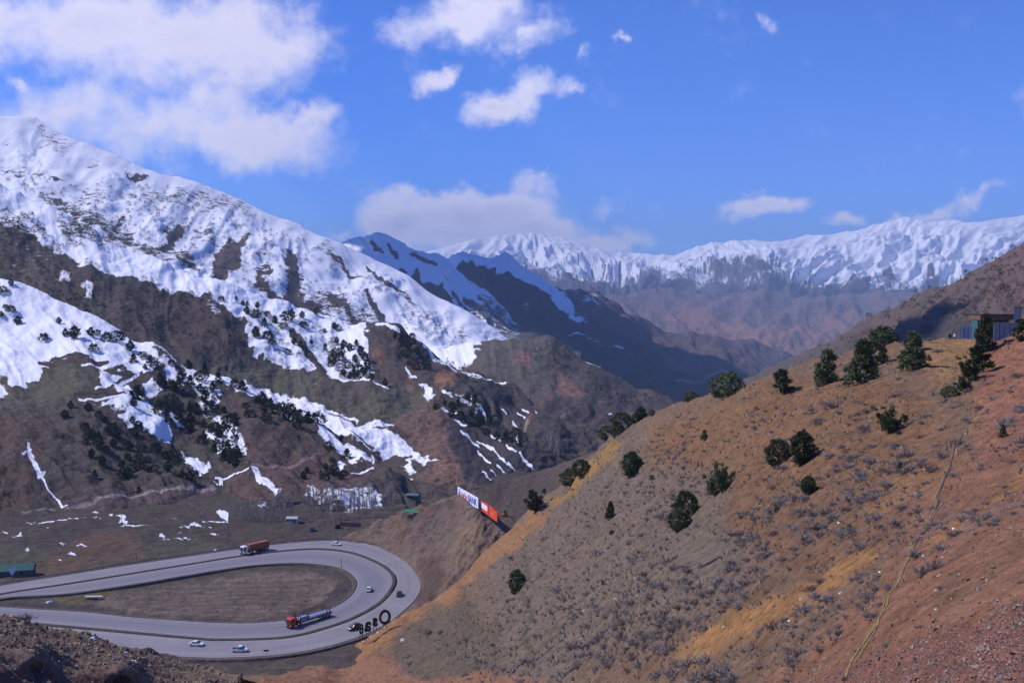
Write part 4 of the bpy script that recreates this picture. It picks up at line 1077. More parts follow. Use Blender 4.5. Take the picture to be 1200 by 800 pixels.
def truck1():
    p = flat_at(284, 650.2); q = flat_at(313, 643.5); rz = math.atan2(p.y - q.y, p.x - q.x)
    root = empty('container_truck', (p + q) / 2, rz, 'white cab truck with a long rust red container on the upper road', 'truck')
    L = (p - q).length; L = min(max(L, 13), 17); f = L / 2
    truck_cab(root, f, M_WHITE, 3.7)
    mr = mat('rust_red_container', (.3, .095, .055), .6, s=.6, var=.25)
    mb = MB(); x0, x1 = -f, f - 2.9; n = 36
    ring = []
    for k in range(n + 1):
        x = x0 + (x1 - x0) * k / n; w = 1.22 + (.035 if (k // 1) % 2 else 0)
        ring.append([(x, -w, 1.35), (x, w, 1.35), (x, w, 3.95), (x, -w, 3.95)])
    mb.loft(ring); mb.build('container', mr, root)
    tr = MB().box(x0, -1.27, 3.9, x1, -1.2, 4.02).box(x0, 1.2, 3.9, x1, 1.27, 4.02); tr.build('top_rail', mat('pale_rail_paint', (.5, .25, .2), .6), root)
    MB().box(-f, -.9, .95, f - 1.0, .9, 1.3).build('chassis', M_CHASS, root)
    MB().box(-f + 3.6, -1.15, .5, -f + 6.2, 1.15, .95).build('tool_box', M_CHASS, root)
    wheels(root, [(xx, yy) for xx in (f - 1.3, f - 4.6, -f + .9, -f + 2.1, -f + 3.3) for yy in (-1.05, 1.05)], .5, .34)
truck1()
def truck2():
    p = flat_at(338, 736.3); q = flat_at(387, 720.8); rz = math.atan2(p.y - q.y, p.x - q.x)
    c = (p + q) / 2
    root = empty('flatbed_truck', c, rz, 'red cab truck with a long flat trailer rounding the inside of the bend', 'truck')
    f = (p - q).length / 2
    truck_cab(root, f, mat('red_cab_paint', (.52, .035, .02), .35, var=.08), 3.3)
    MB().box(-f, -1.25, 1.15, f - 3.0, 1.25, 1.4).build('flat_bed', M_CHASS, root)
    MB().box(-f + 1, -.5, .8, f - .8, .5, 1.15).build('chassis', M_CHASS, root)
    for xx in (f - 3.1, f - 3.9, f - 7.2, -f + 1.2, -f + 2.4):
        for sy in (-1, 1): MB().box(xx - .12, sy * 1.22 - .08, 1.4, xx + .12, sy * 1.22 + .08, 3.6).build('stake', M_BLACK, root)
    MB().box(f - 2.75, -1.2, 1.4, f - 2.62, 1.2, 3.1).build('headboard', M_CHASS, root)
    wheels(root, [(xx, yy) for xx in (f - 1.3, f - 4.2, -f + 1.2, -f + 2.5, -f + 3.8) for yy in (-1.05, 1.05)], .5, .34)
    lo = empty('steel_load', c, rz, 'pale blue steel sections lying on the bed of the red truck', 'load')
    mbu = mat('pale_blue_paint', (.26, .31, .46), .5, s=.8, var=.2); my = mat('dull_yellow_green_paint', (.3, .3, .18), .6)
    for k, y in enumerate((-.8, 0, .8)):
        MB().box(-f + .3, y - .3, 1.41, f - 3.3, y + .3, 2.0 + .12 * (k % 2)).build('beam', mbu, lo)
    MB().box(f - 7.8, -.95, 2.14, f - 3.5, .95, 2.7, top=.7).build('housing', mbu, lo)
    MB().box(f - 7.6, -1.16, 1.42, f - 3.6, -1.11, 1.8).build('side_panel', my, lo)
truck2()

# ------------------------------------------------------------------ hoardings
def text_mesh(txt, size, depth, m, name, bold=0.0):
    cu_ = bpy.data.curves.new(name, 'FONT'); cu_.body = txt; cu_.size = size; cu_.extrude = depth; cu_.align_x = 'CENTER'; cu_.resolution_u = 3; cu_.offset = bold
    o = bpy.data.objects.new('tmp', cu_); col.objects.link(o)
    dg = bpy.context.evaluated_depsgraph_get(); me = bpy.data.meshes.new_from_object(o.evaluated_get(dg)); me.name = name
    col.objects.unlink(o); bpy.data.objects.remove(o); me.materials.clear(); me.materials.append(m); return me
M_BOARD = mat('white_board', (.82, .83, .88), .5, var=.03)
M_BLUE = mat('blue_lettering', (.03, .07, .5), .5); M_REDL = mat('red_lettering', (.6, .04, .08), .5)
M_RED = mat('red_board', (.75, .07, .02), .5, var=.08); M_TIMB = mat('weathered_timber', (.16, .11, .08), .85)
def board_frame(a, b):
    a, b = Vector(a), Vector(b); return (a + b) / 2, math.atan2(b.y - a.y, b.x - a.x), (b.xy - a.xy).length
def hoarding1():
    a = at(536.2, 581.5, 436); b = at(560.2, 596.0, 396); a, b = Vector(map(float, a)), Vector(map(float, b))
    c, rz, L = board_frame(a, b); H = 4.3; pitch = math.atan2(b.z - a.z, L)
    root = empty('billboard', c, 0, 'long white billboard with blue and red lettering on the saddle above the road', 'billboard')
    root.rotation_euler = Matrix.Rotation(rz, 4, 'Z').to_euler()
    sl = (b.z - a.z) / L
    mb = MB(); h = L / 2
    P = lambda x, y, z: (x, y, z + x * sl)
    mb.loft([[P(-h, 0, 0), P(h, 0, 0), P(h, 0, H), P(-h, 0, H)], [P(-h, .3, 0), P(h, .3, 0), P(h, .3, H), P(-h, .3, H)]]); mb.build('panel', M_BOARD, root)
    def letters(txt, size, x, m, z, bold=0):
        me = text_mesh(txt, size, .04, m, 'lettering', .05)
        o = bpy.data.objects.new('lettering', me); col.objects.link(o); o.parent = root
        k = bold
        for v in me.vertices:
            X, Z = v.co.x * k + x, v.co.y
            v.co = (X, -.06 + v.co.z, Z + z + X * sl)
    ring = MB()
    R0, R1 = 1.45, 1.0
    letters('A', 2.6, -h + L * .105, M_BLUE, 1.2, 1.9)
    em = MB()
    for k in range(20):
        t0, t1 = 2 * math.pi * k / 20, 2 * math.pi * (k + 1) / 20; cx = -h + L * .105
        em.quad(*[P(cx + 1.55 * r * math.cos(t), -.03, 2.15 + r * math.sin(t)) for r, t in ((1.75, t0), (1.45, t0), (1.45, t1), (1.75, t1))])
    em.build('emblem', M_BLUE, root)
    letters('In', 3.1, -h + L * .265, M_REDL, 1.0, 2.1); letters('Fin', 3.1, -h + L * .41, M_REDL, 1.0, 2.1)
    letters('BANK', 4.0, -h + L * .74, M_BLUE, .75, 1.6)
    for k in range(5):
        x = -h + L * (k + .5) / 5; MB().tube((x, .5, x * sl - 2.2), (x, .5, x * sl + H - .3), .13, n=6).build('post', M_CHASS, root)
hoarding1()
def hoarding2():
    a = Vector(map(float, at(563.5, 597.5, 392))); b = Vector(map(float, at(582.5, 611.5, 362)))
    c, rz, L = board_frame(a, b); H = 3.6; sl = (b.z - a.z) / L; h = L / 2
    root = empty('billboard', c, rz, 'red and white billboard below the white one, its right end dipping to the track', 'billboard')
    P = lambda x, y, z: (x, y, z + x * sl)
    def arch(x): return H + .5 * math.sin(math.pi * min(1, max(0, (x + h) / L * 1.15)))
    def pan(name, x0, x1, m, y=0., z0=0., zt=None, n=6):
        mb = MB(); r = []
        for k in range(n + 1):
            x = x0 + (x1 - x0) * k / n; t = arch(x) if zt is None else zt
            r.append([P(x, y, z0), P(x, y + .25, z0), P(x, y + .25, t), P(x, y, t)])
        mb.loft(r); return mb.build(name, m, root)
    pan('panel', -h, -h + L * .46, M_RED); pan('panel', -h + L * .5, h, M_RED)
    pan('divider', -h + L * .46, -h + L * .5, mat('dark_red_strip', (.2, .02, .02)), y=-.04)
    pan('white_label', -h + L * .05, -h + L * .42, M_BOARD, y=-.05, z0=1.3, zt=3.3)
    me = text_mesh('OK', 1.9, .03, mat('pale_pink_lettering', (.75, .4, .42)), 'lettering'); o = bpy.data.objects.new('lettering', me); col.objects.link(o); o.parent = root
    for v in me.vertices: X = v.co.x + (-h + L * .73); v.co = (X, -.05 + v.co.z, v.co.y + 1.1 + X * sl)
    for k in range(4):
        x = -h + L * (k + .5) / 4; MB().tube((x, .4, x * sl - 2), (x, .4, x * sl + H - .4), .12, n=6).build('post', M_CHASS, root)
hoarding2()
def hoarding_gap():
    a = Vector(map(float, at(560.8, 596.5, 396))); b = Vector(map(float, at(563.8, 597.5, 390)))
    c, rz, L = board_frame(a, b)
    r = empty('hut', c + Vector((0, .6, 0)), rz, 'small black hut in the gap between the white and the red billboards', 'hut')
    MB().box(-L / 2, 0, -1.5, L / 2, 2, 2.6).build('wall', M_BLACK, r); MB().box(-L / 2 - .1, -.1, 2.6, L / 2 + .1, 2.1, 2.75).build('roof', M_CHASS, r)
hoarding_gap()

# ------------------------------------------------------------------ big letters seen from behind
M_LET = mat('black_letter_steel', (.012, .013, .018), .5); M_LETR = mat('dark_red_letter_edge', (.13, .012, .012), .5)
def letter(ch, px, py, d, hpx, label, rz, squash=1.0, name='letter'):
    p = Vector(map(float, at(px, py, d)))
    root = empty(name, p, rz, label, 'letter', 'large black letters beside the road')
    me = text_mesh(ch, 1.0, .07, M_LET, 'letter_face', .035)
    ys = [v.co.y for v in me.vertices]; h = max(ys) - min(ys); y0 = min(ys); k = pxm(hpx, d) / h
    for v in me.vertices: v.co = (-v.co.x * k * squash, v.co.z * 3.2, (v.co.y - y0) * k)     # back to front
    bm = bmesh.new(); bm.from_mesh(me); bmesh.ops.recalc_face_normals(bm, faces=bm.faces); bm.to_mesh(me); bm.free()
    o = bpy.data.objects.new('letter_face', me); col.objects.link(o); o.parent = root
    for sx in (-.4, .4): MB().tube((sx, .12, -2.2), (sx, .12, .5), .1, n=6).build('leg', M_CHASS, root)
    return root, k
def letters():
    r, _ = letter('8', 423.5, 742.5, 300, 12.5, 'lowest black letter of the roadside word, nearest the black car', R(18), .62)
    r, _ = letter('a', 431, 739.5, 301, 12, 'second black letter from the left, an a seen from behind', R(22), .8)
    r, _ = letter('s', 439.5, 733.5, 303, 10.5, 'black letter s seen from behind, next to the big ring', R(25), .85)
    # the big ring O, with a dark red side
    p = Vector(map(float, at(451, 731.0, 304)))
    root = empty('letter', p, R(28), 'big black ring shaped O with a dark red edge, last of the roadside letters', 'letter', 'large black letters beside the road')
    n = 40; H = pxm(17.5, 304)
    for nm, m, t0, t1, k in (('ring', M_LET, -.62, .42, 1.0), ('red_arc', M_LETR, .42, .60, .985)):
        mb = MB(); rr = []
        m_ = max(4, int(n * (t1 - t0))) 
        for i in range(m_ + 1):
            t = math.pi * 2 * ((t0 + .0) + (t1 - t0) * i / m_) + math.pi * .0
            if nm == 'ring': t = 2 * math.pi * (.59 + .84 * i / m_) 
            else: t = 2 * math.pi * (.43 + .16 * i / m_)
            w0, w1 = (.86, .62)
            def q(s, y): return (math.cos(t) * H * .41 * s, y, H * .5 + math.sin(t) * H * .5 * s)
            rr.append([q(1.0, -.35), q(.66, -.35), q(.66, .35), q(1.0, .35)])
        mb.loft(rr); mb.build(nm, m, root)
    for sx in (-.5, .5): MB().tube((sx, .1, -1.6), (sx, .1, .25), .09, n=6).build('leg', M_CHASS, root)
letters()

# ------------------------------------------------------------------ vegetation
def foliage_mat(name, c, var=.5):
    m = bpy.data.materials.new(name); m.use_nodes = True
    t = m.node_tree; t.nodes.clear(); N = NT(t)
    out = N.n('ShaderNodeOutputMaterial'); b = N.n('ShaderNodeBsdfPrincipled'); t.links.new(b.outputs[0], out.inputs[0])
    oi = N.n('ShaderNodeObjectInfo'); geo = N.n('ShaderNodeNewGeometry')
    n1 = N.noise(geo.outputs['Position'], 2.2, 3, .6)
    k = N.m('ADD', N.m('MULTIPLY', oi.outputs['Random'], .35), N.m('MULTIPLY', n1, .65))
    base = N.mix(1.0, c4(c), N.rng(k, .2, .75, 1 - var, 1 + var), 'MULTIPLY')
    t.links.new(base, b.inputs['Base Color']); b.inputs['Roughness'].default_value = .85; b.inputs['Specular IOR Level'].default_value = .1
    return m
M_JUN = foliage_mat('juniper_foliage', (.095, .112, .055), .6)
M_JUNF = foliage_mat('juniper_foliage_dark', (.04, .048, .032))
M_BARK = mat('juniper_bark', (.13, .095, .075), .9, s=6)
M_TWIG = foliage_mat('bare_twigs', (.235, .2, .185), .3)
M_TWIGR = foliage_mat('reddish_bare_twigs', (.2, .145, .13), .3)
M_POP = mat('grey_poplar_bark', (.34, .29, .26), .9, s=3)
rng = np.random.default_rng(7)

def crown_mesh(name, kind, nleaf, seed, m, leaf=.055, trunk=None):
    """crown 1 m tall standing on the origin, made of many small leaf faces gathered in tufts"""
    g = np.random.default_rng(seed); C = []
    if kind == 'egg':
        for _ in range(130):
            z = g.uniform(.04, .98); r = .33 * math.sin(math.pi * min(1, (z + .16) / 1.16) ** 1.25) + .01; a = g.uniform(0, 6.28); q = r * math.sqrt(g.uniform(.35, 1)); C.append((q * math.cos(a), q * math.sin(a), z, .055))
    elif kind == 'cone':
        for _ in range(130):
            z = g.uniform(.03, 1.0) ** 1.15; r = .38 * (1 - z) ** .75 * (1 + .25 * math.sin(z * 23 + seed)) + .012; a = g.uniform(0, 6.28); q = r * math.sqrt(g.uniform(.3, 1)); C.append((q * math.cos(a), q * math.sin(a), z, .05))
    elif kind == 'round':
        for _ in range(130):
            z = g.uniform(.02, .98); r = .52 * math.sqrt(max(0, 1 - ((z - .42) / .6) ** 2)) * (1 + .18 * math.sin(seed + 5 * z)); a = g.uniform(0, 6.28); q = r * math.sqrt(g.uniform(.3, 1)); C.append((q * math.cos(a), q * math.sin(a), z, .065))
    elif kind == 'spread':          # several leaning stems fanning out
        for st in range(8):
            a = g.uniform(0, 6.28); lean = g.uniform(.15, .75); h = g.uniform(.6, 1.0)
            for k in range(16):
                t = g.uniform(.12, 1); rr = .14 * (1.15 - t) + .025; C.append((math.cos(a) * lean * t + g.normal(0, rr * .6), math.sin(a) * lean * t + g.normal(0, rr * .6), h * t + g.normal(0, .03), .05))
    elif kind == 'ragged':          # old tree, open layers and a thin leaning top
        for st in range(13):
            z = .12 + .8 * st / 13; a = st * 2.4 + g.uniform(-.5, .5); R_ = (.42 * (1 - z) + .1) * g.uniform(.5, 1.15)
            for k in range(9):
                t = g.uniform(.15, 1); C.append((math.cos(a) * R_ * t + .1 * z * z + g.normal(0, .025), math.sin(a) * R_ * t + g.normal(0, .025), z + .09 * t + g.normal(0, .03), .05))
        for k in range(8): C.append((.1 + g.normal(0, .03), g.normal(0, .03), g.uniform(.85, 1), .04))
    C = np.array(C); n = nleaf; ci = g.integers(0, len(C), n)
    d = g.normal(0, 1, (n, 3)); d /= np.linalg.norm(d, axis=1)[:, None]
    P = C[ci, :3] + d * C[ci, 3:4] * g.uniform(.4, 1.15, (n, 1)); P[:, 2] = np.abs(P[:, 2])
    # leaves point outward and up
    ax = d + np.array([0, 0, .55]) + g.normal(0, .35, (n, 3)); ax /= np.linalg.norm(ax, axis=1)[:, None]
    sd = np.cross(ax, g.normal(0, 1, (n, 3))); sd /= np.linalg.norm(sd, axis=1)[:, None]
    L = leaf * g.uniform(.6, 1.3, (n, 1)); Wd = L * g.uniform(.3, .5, (n, 1))
    V = np.stack([P - sd * Wd, P + sd * Wd, P + ax * L * 1.6], 1).reshape(-1, 3)
    F = np.arange(3 * n).reshape(-1, 3)
    # dense hearts of the tufts, so that the crown is not see-through
    hv = []; hf = []
    octv = np.array([(1, 0, 0), (-1, 0, 0), (0, 1, 0), (0, -1, 0), (0, 0, 1), (0, 0, -1)], float); of = np.array([(0, 2, 4), (2, 1, 4), (1, 3, 4), (3, 0, 4), (2, 0, 5), (1, 2, 5), (3, 1, 5), (0, 3, 5)])
    for c in C:
        hf.append(of + len(hv) * 6); hv.append(np.maximum(octv * c[3] * g.uniform(.5, .85) + c[:3] * np.array([.93, .93, 1]), [-9, -9, 0]))
    V2 = np.concatenate(hv); F2 = np.concatenate(hf) + len(V)
    Vs, Fs = [V, V2], [F, F2]; mi = [np.zeros(len(F) + len(F2), int)]; mats = [m]
    if trunk is not None:
        mb = MB().tube((0, 0, -.12), (.02, 0, .55), .035, .012, 5); mb.f = [f for f in mb.f if len(f) == 4]
        q = np.array(mb.v); f = np.array([[(a, b, c), (a, c, d_)] for a, b, c, d_ in mb.f]).reshape(-1, 3) + len(V) + len(V2)
        Vs.append(q); Fs.append(f); mi.append(np.ones(len(f), int)); mats.append(trunk)
    return mesh_from(name, np.concatenate(Vs), np.concatenate(Fs), mats, False, np.concatenate(mi))

def trunk_mesh(seed, kind):
    g = random.Random(seed); mb = MB(); top = .8 if kind in ('cone', 'egg', 'ragged') else .5
    mb.tube((0, 0, -.25), (.01, .01, .12), .05, .036, 7).tube((.01, .01, .12), (.03, 0, top), .036, .008, 6)
    for k in range(7):
        a = g.uniform(0, 6.28); z = g.uniform(.05, top * .8); r = g.uniform(.15, .34)
        mb.tube((.01, .01, z), (math.cos(a) * r, math.sin(a) * r, z + g.uniform(.05, .25)), .016, .004, 5)
    return mb.mesh('trunk', M_BARK)
CROWNS = {}
for kind, sd_ in (('egg', 1), ('cone', 2), ('round', 3), ('spread', 4), ('ragged', 5)):
    CROWNS[kind] = [(crown_mesh('crown', kind, 3600, sd_ * 10 + k, M_JUN), trunk_mesh(sd_ * 7 + k, kind)) for k in range(2)]
def ground_z(key, px, py): return on(key, px, py)
def juniper(px, py, wpx, hpx, kind, label, key='hill', rz=None, lean=0.0):
    p = on(key, px, py); d = p.y; h = pxm(hpx, d) * 1.08; w = pxm(wpx, d) * 1.08
    base_w = {'egg': .66, 'cone': .74, 'round': 1.05, 'spread': 1.2, 'ragged': .86}[kind]
    k = int(rng.integers(0, 2)); cm, tm = CROWNS[kind][k]
    root = empty('juniper_tree', p - Vector((0, 0, h * .03)), float(rng.uniform(0, 6.28)) if rz is None else rz, label, 'tree', 'junipers on the near hillside')
    for nm, me in (('crown', cm), ('trunk', tm)):
        o = bpy.data.objects.new(nm, me); col.objects.link(o); o.parent = root; o.scale = (w / base_w, w / base_w, h)
    if lean: root.rotation_euler = (0, lean, root.rotation_euler.z)
    return root
NEAR = [
    (603, 692, 19, 27, 'egg', 'lone dark conical juniper low on the left flank, beside the faint vertical track'),
    (629, 601, 28, 27, 'spread', 'spreading juniper on the crest edge to the right of the red billboard'),
    (672, 569, 24, 18, 'round', 'lower left half of the low bushy juniper pair on the crest above the ochre edge'),
    (684, 559, 20, 17, 'round', 'upper right half of the low bushy juniper pair on the crest above the ochre edge'),
    (742, 559, 22, 27, 'egg', 'dark egg shaped juniper standing alone below the crest cluster'),
    (719, 611, 12, 19, 'cone', 'small narrow conical juniper on the shrub covered slope, below the egg shaped one'),
    (712, 504, 19, 15, 'round', 'broad low juniper at the left end of the crest cluster'),
    (729, 500, 24, 20, 'round', 'largest rounded juniper in the middle of the crest cluster'),
    (723, 513, 12, 12, 'round', 'small bright green juniper bush just below the crest cluster'),
    (746, 497, 10, 12, 'round', 'low juniper beside the pointed one at the right end of the crest cluster'),
    (752, 492, 12, 15, 'egg', 'pointed juniper at the right end of the crest cluster'),
    (766, 489, 8, 6, 'round', 'tiny round juniper bush on the skyline right of the crest cluster'),
    (811, 472, 15, 11, 'round', 'low dome shaped juniper on the skyline left of the wide one'),
    (853, 465, 36, 27, 'round', 'wide flat topped juniper on the skyline in the middle of the crest'),
    (919, 463, 30, 26, 'ragged', 'ragged open juniper with a bent top on the skyline'),
    (970, 456, 31, 40, 'ragged', 'tall shaggy juniper with a narrow bent crown on the upper slope'),
    (965, 459, 12, 10, 'round', 'small juniper bush at the foot of the tall shaggy one'),
    (1014, 455, 37, 46, 'cone', 'largest dense juniper left of the ochre knoll'),
    (1024, 430, 26, 30, 'round', 'juniper behind the largest one, left of the knoll'),
    (1037, 407, 27, 21, 'round', 'dark rounded juniper on the skyline left of the knoll'),
    (1066, 407, 18, 24, 'egg', 'upright juniper on the skyline at the left edge of the knoll'),
    (1072, 438, 32, 38, 'cone', 'bushy pyramidal juniper on the front slope of the knoll'),
    (1042, 504, 36, 28, 'spread', 'sparse spreading juniper halfway up the orange slope'),
    (913, 546, 27, 28, 'round', 'left juniper of the close pair in the middle of the slope'),
    (939, 541, 27, 36, 'egg', 'right taller juniper of the close pair in the middle of the slope'),
    (951, 584, 17, 20, 'egg', 'small round juniper below the close pair'),
    (834, 577, 32, 24, 'spread', 'left leaning part of the two bushy junipers right of the conical one'),
    (844, 573, 28, 32, 'spread', 'taller right part of the two bushy junipers right of the conical one'),
    (793, 618, 24, 22, 'round', 'lower bright green juniper of the double bush in mid slope'),
    (803, 605, 26, 30, 'round', 'upper bright green juniper of the double bush in mid slope'),
    (833, 523, 9, 11, 'cone', 'very small pointed juniper on the bare orange patch'),
    (766, 564, 5, 5, 'round', 'tiny dark juniper seedling right of the egg shaped one'),
    (717, 626, 6, 5, 'round', 'tiny dark juniper seedling below the narrow conical one'),
    (1058, 557, 8, 9, 'cone', 'tiny pointed juniper alone in the middle of the orange slope'),
    (1179, 519, 9, 13, 'cone', 'tiny dark conical juniper near the right edge under the red scree'),
    (914, 604, 6, 6, 'round', 'tiny juniper bush below left of the small round one'),
    (961, 625, 8, 9, 'round', 'tiny upright juniper bush above the ochre streak'),
    (998, 623, 5, 5, 'round', 'tiny juniper bush right above the ochre streak'),
    (1154, 416, 25, 42, 'ragged', 'tall ragged juniper in front of the brown roofed stall'),
    (1146, 430, 30, 30, 'ragged', 'juniper at the foot of the tall ragged one by the stall'),
    (1137, 446, 28, 26, 'spread', 'middle juniper of the row running down from the stall'),
    (1128, 454, 24, 20, 'spread', 'lower juniper of the row running down from the stall'),
    (1112, 461, 18, 13, 'round', 'lowest juniper bush of the row running down from the stall'),
    (1197, 391, 22, 16, 'ragged', 'juniper boughs at the right edge below the green posts'),
    (1198, 402, 18, 12, 'spread', 'low juniper at the right edge above the red scree'),
]
for a in NEAR: juniper(*a)

# ---- junipers on the slopes across the valley: single small meshes
FAR = [crown_mesh('juniper_far', k, 420, 60 + i, M_JUNF, .10, M_BARK) for i, k in enumerate(('egg', 'cone', 'round', 'egg', 'round'))]
def far_tree(key, px, py, hpx, label, group, kinds=(0, 1, 2, 3, 4), wk=1.25):
    p = on(key, px, py); h = pxm(hpx, p.y) * (.82 if key == 'spur' else .88)
    k = int(rng.choice(kinds)); o = bpy.data.objects.new('juniper_tree', FAR[k]); col.objects.link(o)
    o.location = p - Vector((0, 0, h * .04)); s_ = h * wk * float(rng.uniform(.85, 1.15)); o.scale = (s_, s_, h); o.rotation_euler = (0, 0, float(rng.uniform(0, 6.28)))
    GROUPED.setdefault(group, []).append((o, px, py, hpx))
    return tag(o, label, 'tree', group)
GROUPED = {}
def spread_labels():
    """tell the members of a group apart by where in it they stand and by size"""
    for g_, L in GROUPED.items():
        X = sorted(t[1] for t in L); Y = sorted(t[2] for t in L); H = sorted(t[3] for t in L); n = len(L)
        if n < 5: continue
        for o, x, y, h in L:
            cx = 'left' if x <= X[n // 3] else 'right' if x >= X[2 * n // 3] else 'middle'
            cy = 'upper' if y <= Y[n // 3] else 'lower' if y >= Y[2 * n // 3] else 'mid'
            sz = 'small' if h <= H[n // 3] else 'large' if h >= H[2 * n // 3] else 'medium'
            pos = {('mid', 'middle'): 'centre'}.get((cy, cx), (cy + ' ' + cx).replace('mid ', 'far ' if cx != 'middle' else ''))
            o['label'] = ' '.join((sz + ' ' + o['label']).split()[:13]) + ', ' + pos + ' part'
def in_poly(poly, n, mind=3.0):
    p = np.array(poly, float); x0, y0 = p.min(0); x1, y1 = p.max(0); out = []
    t = 0
    while len(out) < n and t < n * 60:
        t += 1; q = (float(rng.uniform(x0, x1)), float(rng.uniform(y0, y1)))
        if sdf(poly, np.array([q[0]]), np.array([q[1]]))[0] > 0 and all((q[0] - a) ** 2 + (q[1] - b) ** 2 > mind ** 2 for a, b in out): out.append(q)
    return out
SNOWTREES = [(3, 345, 10), (13, 340, 9), (1, 369, 8), (7, 362, 6), (13, 366, 10), (20, 377, 11), (69, 380, 9), (51, 398, 11), (77, 396, 11), (88, 400, 17), (107, 396, 12), (114, 393, 8), (125, 397, 13), (138, 398, 15), (110, 412, 11), (153, 407, 14)]
for x, y, h in SNOWTREES: far_tree('spur', x, y, h, 'dark round juniper on the open snow field of the left spur', 'junipers on the snow field', (0, 2, 3, 4))
CREST = [(157, 421, 13), (168, 416, 9), (176, 424, 10), (179, 431, 12), (170, 433, 8), (201, 430, 9), (221, 421, 12), (223, 428, 10), (240, 434, 15), (256, 451, 14), (275, 454, 12), (284, 456, 13), (236, 449, 15), (250, 463, 13), (212, 450, 16), (188, 452, 18), (205, 460, 15),
         (308, 470, 18), (318, 474, 14), (330, 480, 14), (340, 484, 16), (350, 495, 17), (360, 500, 16), (371, 503, 18), (324, 487, 14), (335, 494, 15), (346, 505, 16), (310, 482, 12), (312, 495, 12), (293, 490, 12), (288, 478, 9), (300, 470, 9),
         (162, 466, 22), (187, 490, 20), (155, 480, 12), (83, 478, 11), (76, 490, 12), (103, 480, 12), (385, 524, 12), (407, 531, 14), (400, 515, 8), (390, 538, 8)]
for x, y, h in CREST: far_tree('spur', x, y, h, 'dark juniper in the band along the left spur crest', 'junipers along the spur crest')
for x, y in in_poly([(178, 440), (235, 455), (270, 480), (290, 520), (296, 555), (270, 545), (235, 520), (205, 490), (185, 465)], 46, 5.5): far_tree('spur', x, y, rng.uniform(9, 14.5), 'dark juniper among the thick stand above the snow gullies', 'junipers above the snow gullies')
for x, y in in_poly([(95, 485), (150, 492), (200, 520), (245, 556), (230, 570), (160, 575), (110, 560), (95, 520)], 40, 6): far_tree('spur', x, y, rng.uniform(8, 14), 'dark juniper on the shaded brown flank over the lower track', 'junipers over the lower track')
for x, y in in_poly([(355, 545), (400, 548), (412, 575), (380, 575), (350, 560)], 10, 6): far_tree('spur', x, y, rng.uniform(8, 12), 'dark juniper under the short switchback', 'junipers under the switchback')
MIDT = [(259, 354, 7), (277, 352, 6), (285, 356, 7), (290, 356, 6), (302, 360, 8), (289, 370, 10), (298, 376, 12), (309, 385, 11), (314, 370, 8), (322, 378, 9), (336, 381, 13), (342, 372, 10), (353, 378, 9), (331, 388, 8), (323, 378, 7), (313, 400, 12), (318, 407, 9), (344, 405, 9),
        (352, 409, 8), (337, 414, 8), (300, 395, 14), (370, 373, 9), (355, 388, 9), (380, 390, 6), (392, 386, 9), (396, 386, 8), (381, 405, 9), (365, 404, 6)]
for x, y, h in MIDT: far_tree('slope', x, y, h, 'dark juniper on the snow tongue across the middle of the slope', 'junipers on the middle snow tongue')
for x, y in in_poly([(378, 405), (395, 395), (405, 400), (428, 415), (434, 440), (440, 450), (458, 456), (430, 448), (405, 440), (385, 425)], 26, 4.5): far_tree('slope', x, y, rng.uniform(8, 13), 'dark juniper in the wood beside the brown knoll', 'junipers beside the brown knoll')
for x, y in in_poly([(462, 395), (482, 392), (500, 420), (502, 440), (480, 430), (466, 420)], 14, 4): far_tree('slope', x, y, rng.uniform(7, 12), 'dark juniper in the gully right of the brown knoll', 'junipers in the gully')
for x, y in in_poly([(508, 462), (540, 470), (580, 490), (610, 510), (620, 530), (590, 520), (560, 505), (530, 492), (510, 480)], 26, 6): far_tree('slope', x, y, rng.uniform(7, 11), 'dark juniper on the shaded slope above the stream', 'junipers above the stream')
RS = in_poly([(1090, 350), (1200, 292), (1200, 370), (1160, 372), (1100, 372)], 75, 4) + in_poly([(1000, 385), (1090, 345), (1100, 372), (1020, 400)], 18, 6) + [(1076, 345), (1091, 341), (1120, 330), (1134, 325), (1155, 310), (1165, 306), (1175, 301), (1188, 294), (1040, 362), (1018, 373), (960, 407), (985, 398)]

# junipers too many and too small to tell apart, on the high snow: one object
def scattered(key, spots, lo, hi, name, wk=1.3):
    g = np.random.default_rng(5); base = [m_ for m_ in (crown_mesh('t', 'round', 26, 90, M_JUNF, .22), crown_mesh('t', 'cone', 26, 91, M_JUNF, .22))]
    Vs, Fs, off = [], [], 0
    arr = []
    for m_ in base:
        v = np.empty(len(m_.vertices) * 3, np.float32); m_.vertices.foreach_get('co', v); f = np.empty(len(m_.polygons) * 3, np.int32); m_.polygons.foreach_get('vertices', f)
        f = f.reshape(-1, 3)[::3]; arr.append((v.reshape(-1, 3), f))
    for x, y in spots:
        p = on(key, x, y); h = pxm(g.uniform(lo, hi), p.y); v, f = arr[int(g.integers(0, 2))]; a = g.uniform(0, 6.28)
        c, s_ = math.cos(a), math.sin(a); q = v @ np.array([[c, s_, 0], [-s_, c, 0], [0, 0, 1]]) * np.array([h * wk, h * wk, h]) + np.array(p)
        Vs.append(q); Fs.append(f + off); off += len(v)
    me = mesh_from(name, np.concatenate(Vs), np.concatenate(Fs), [M_JUNF]); o = bpy.data.objects.new(name, me); col.objects.link(o)
    return tag(o, kind='stuff')
hi = in_poly([(0, 215), (200, 215), (300, 250), (420, 320), (560, 400), (560, 420), (420, 380), (300, 350), (200, 310), (100, 260)], 520, 1.8)
scattered('snowmt', hi, 2.0, 4.5, 'scattered_juniper_trees')
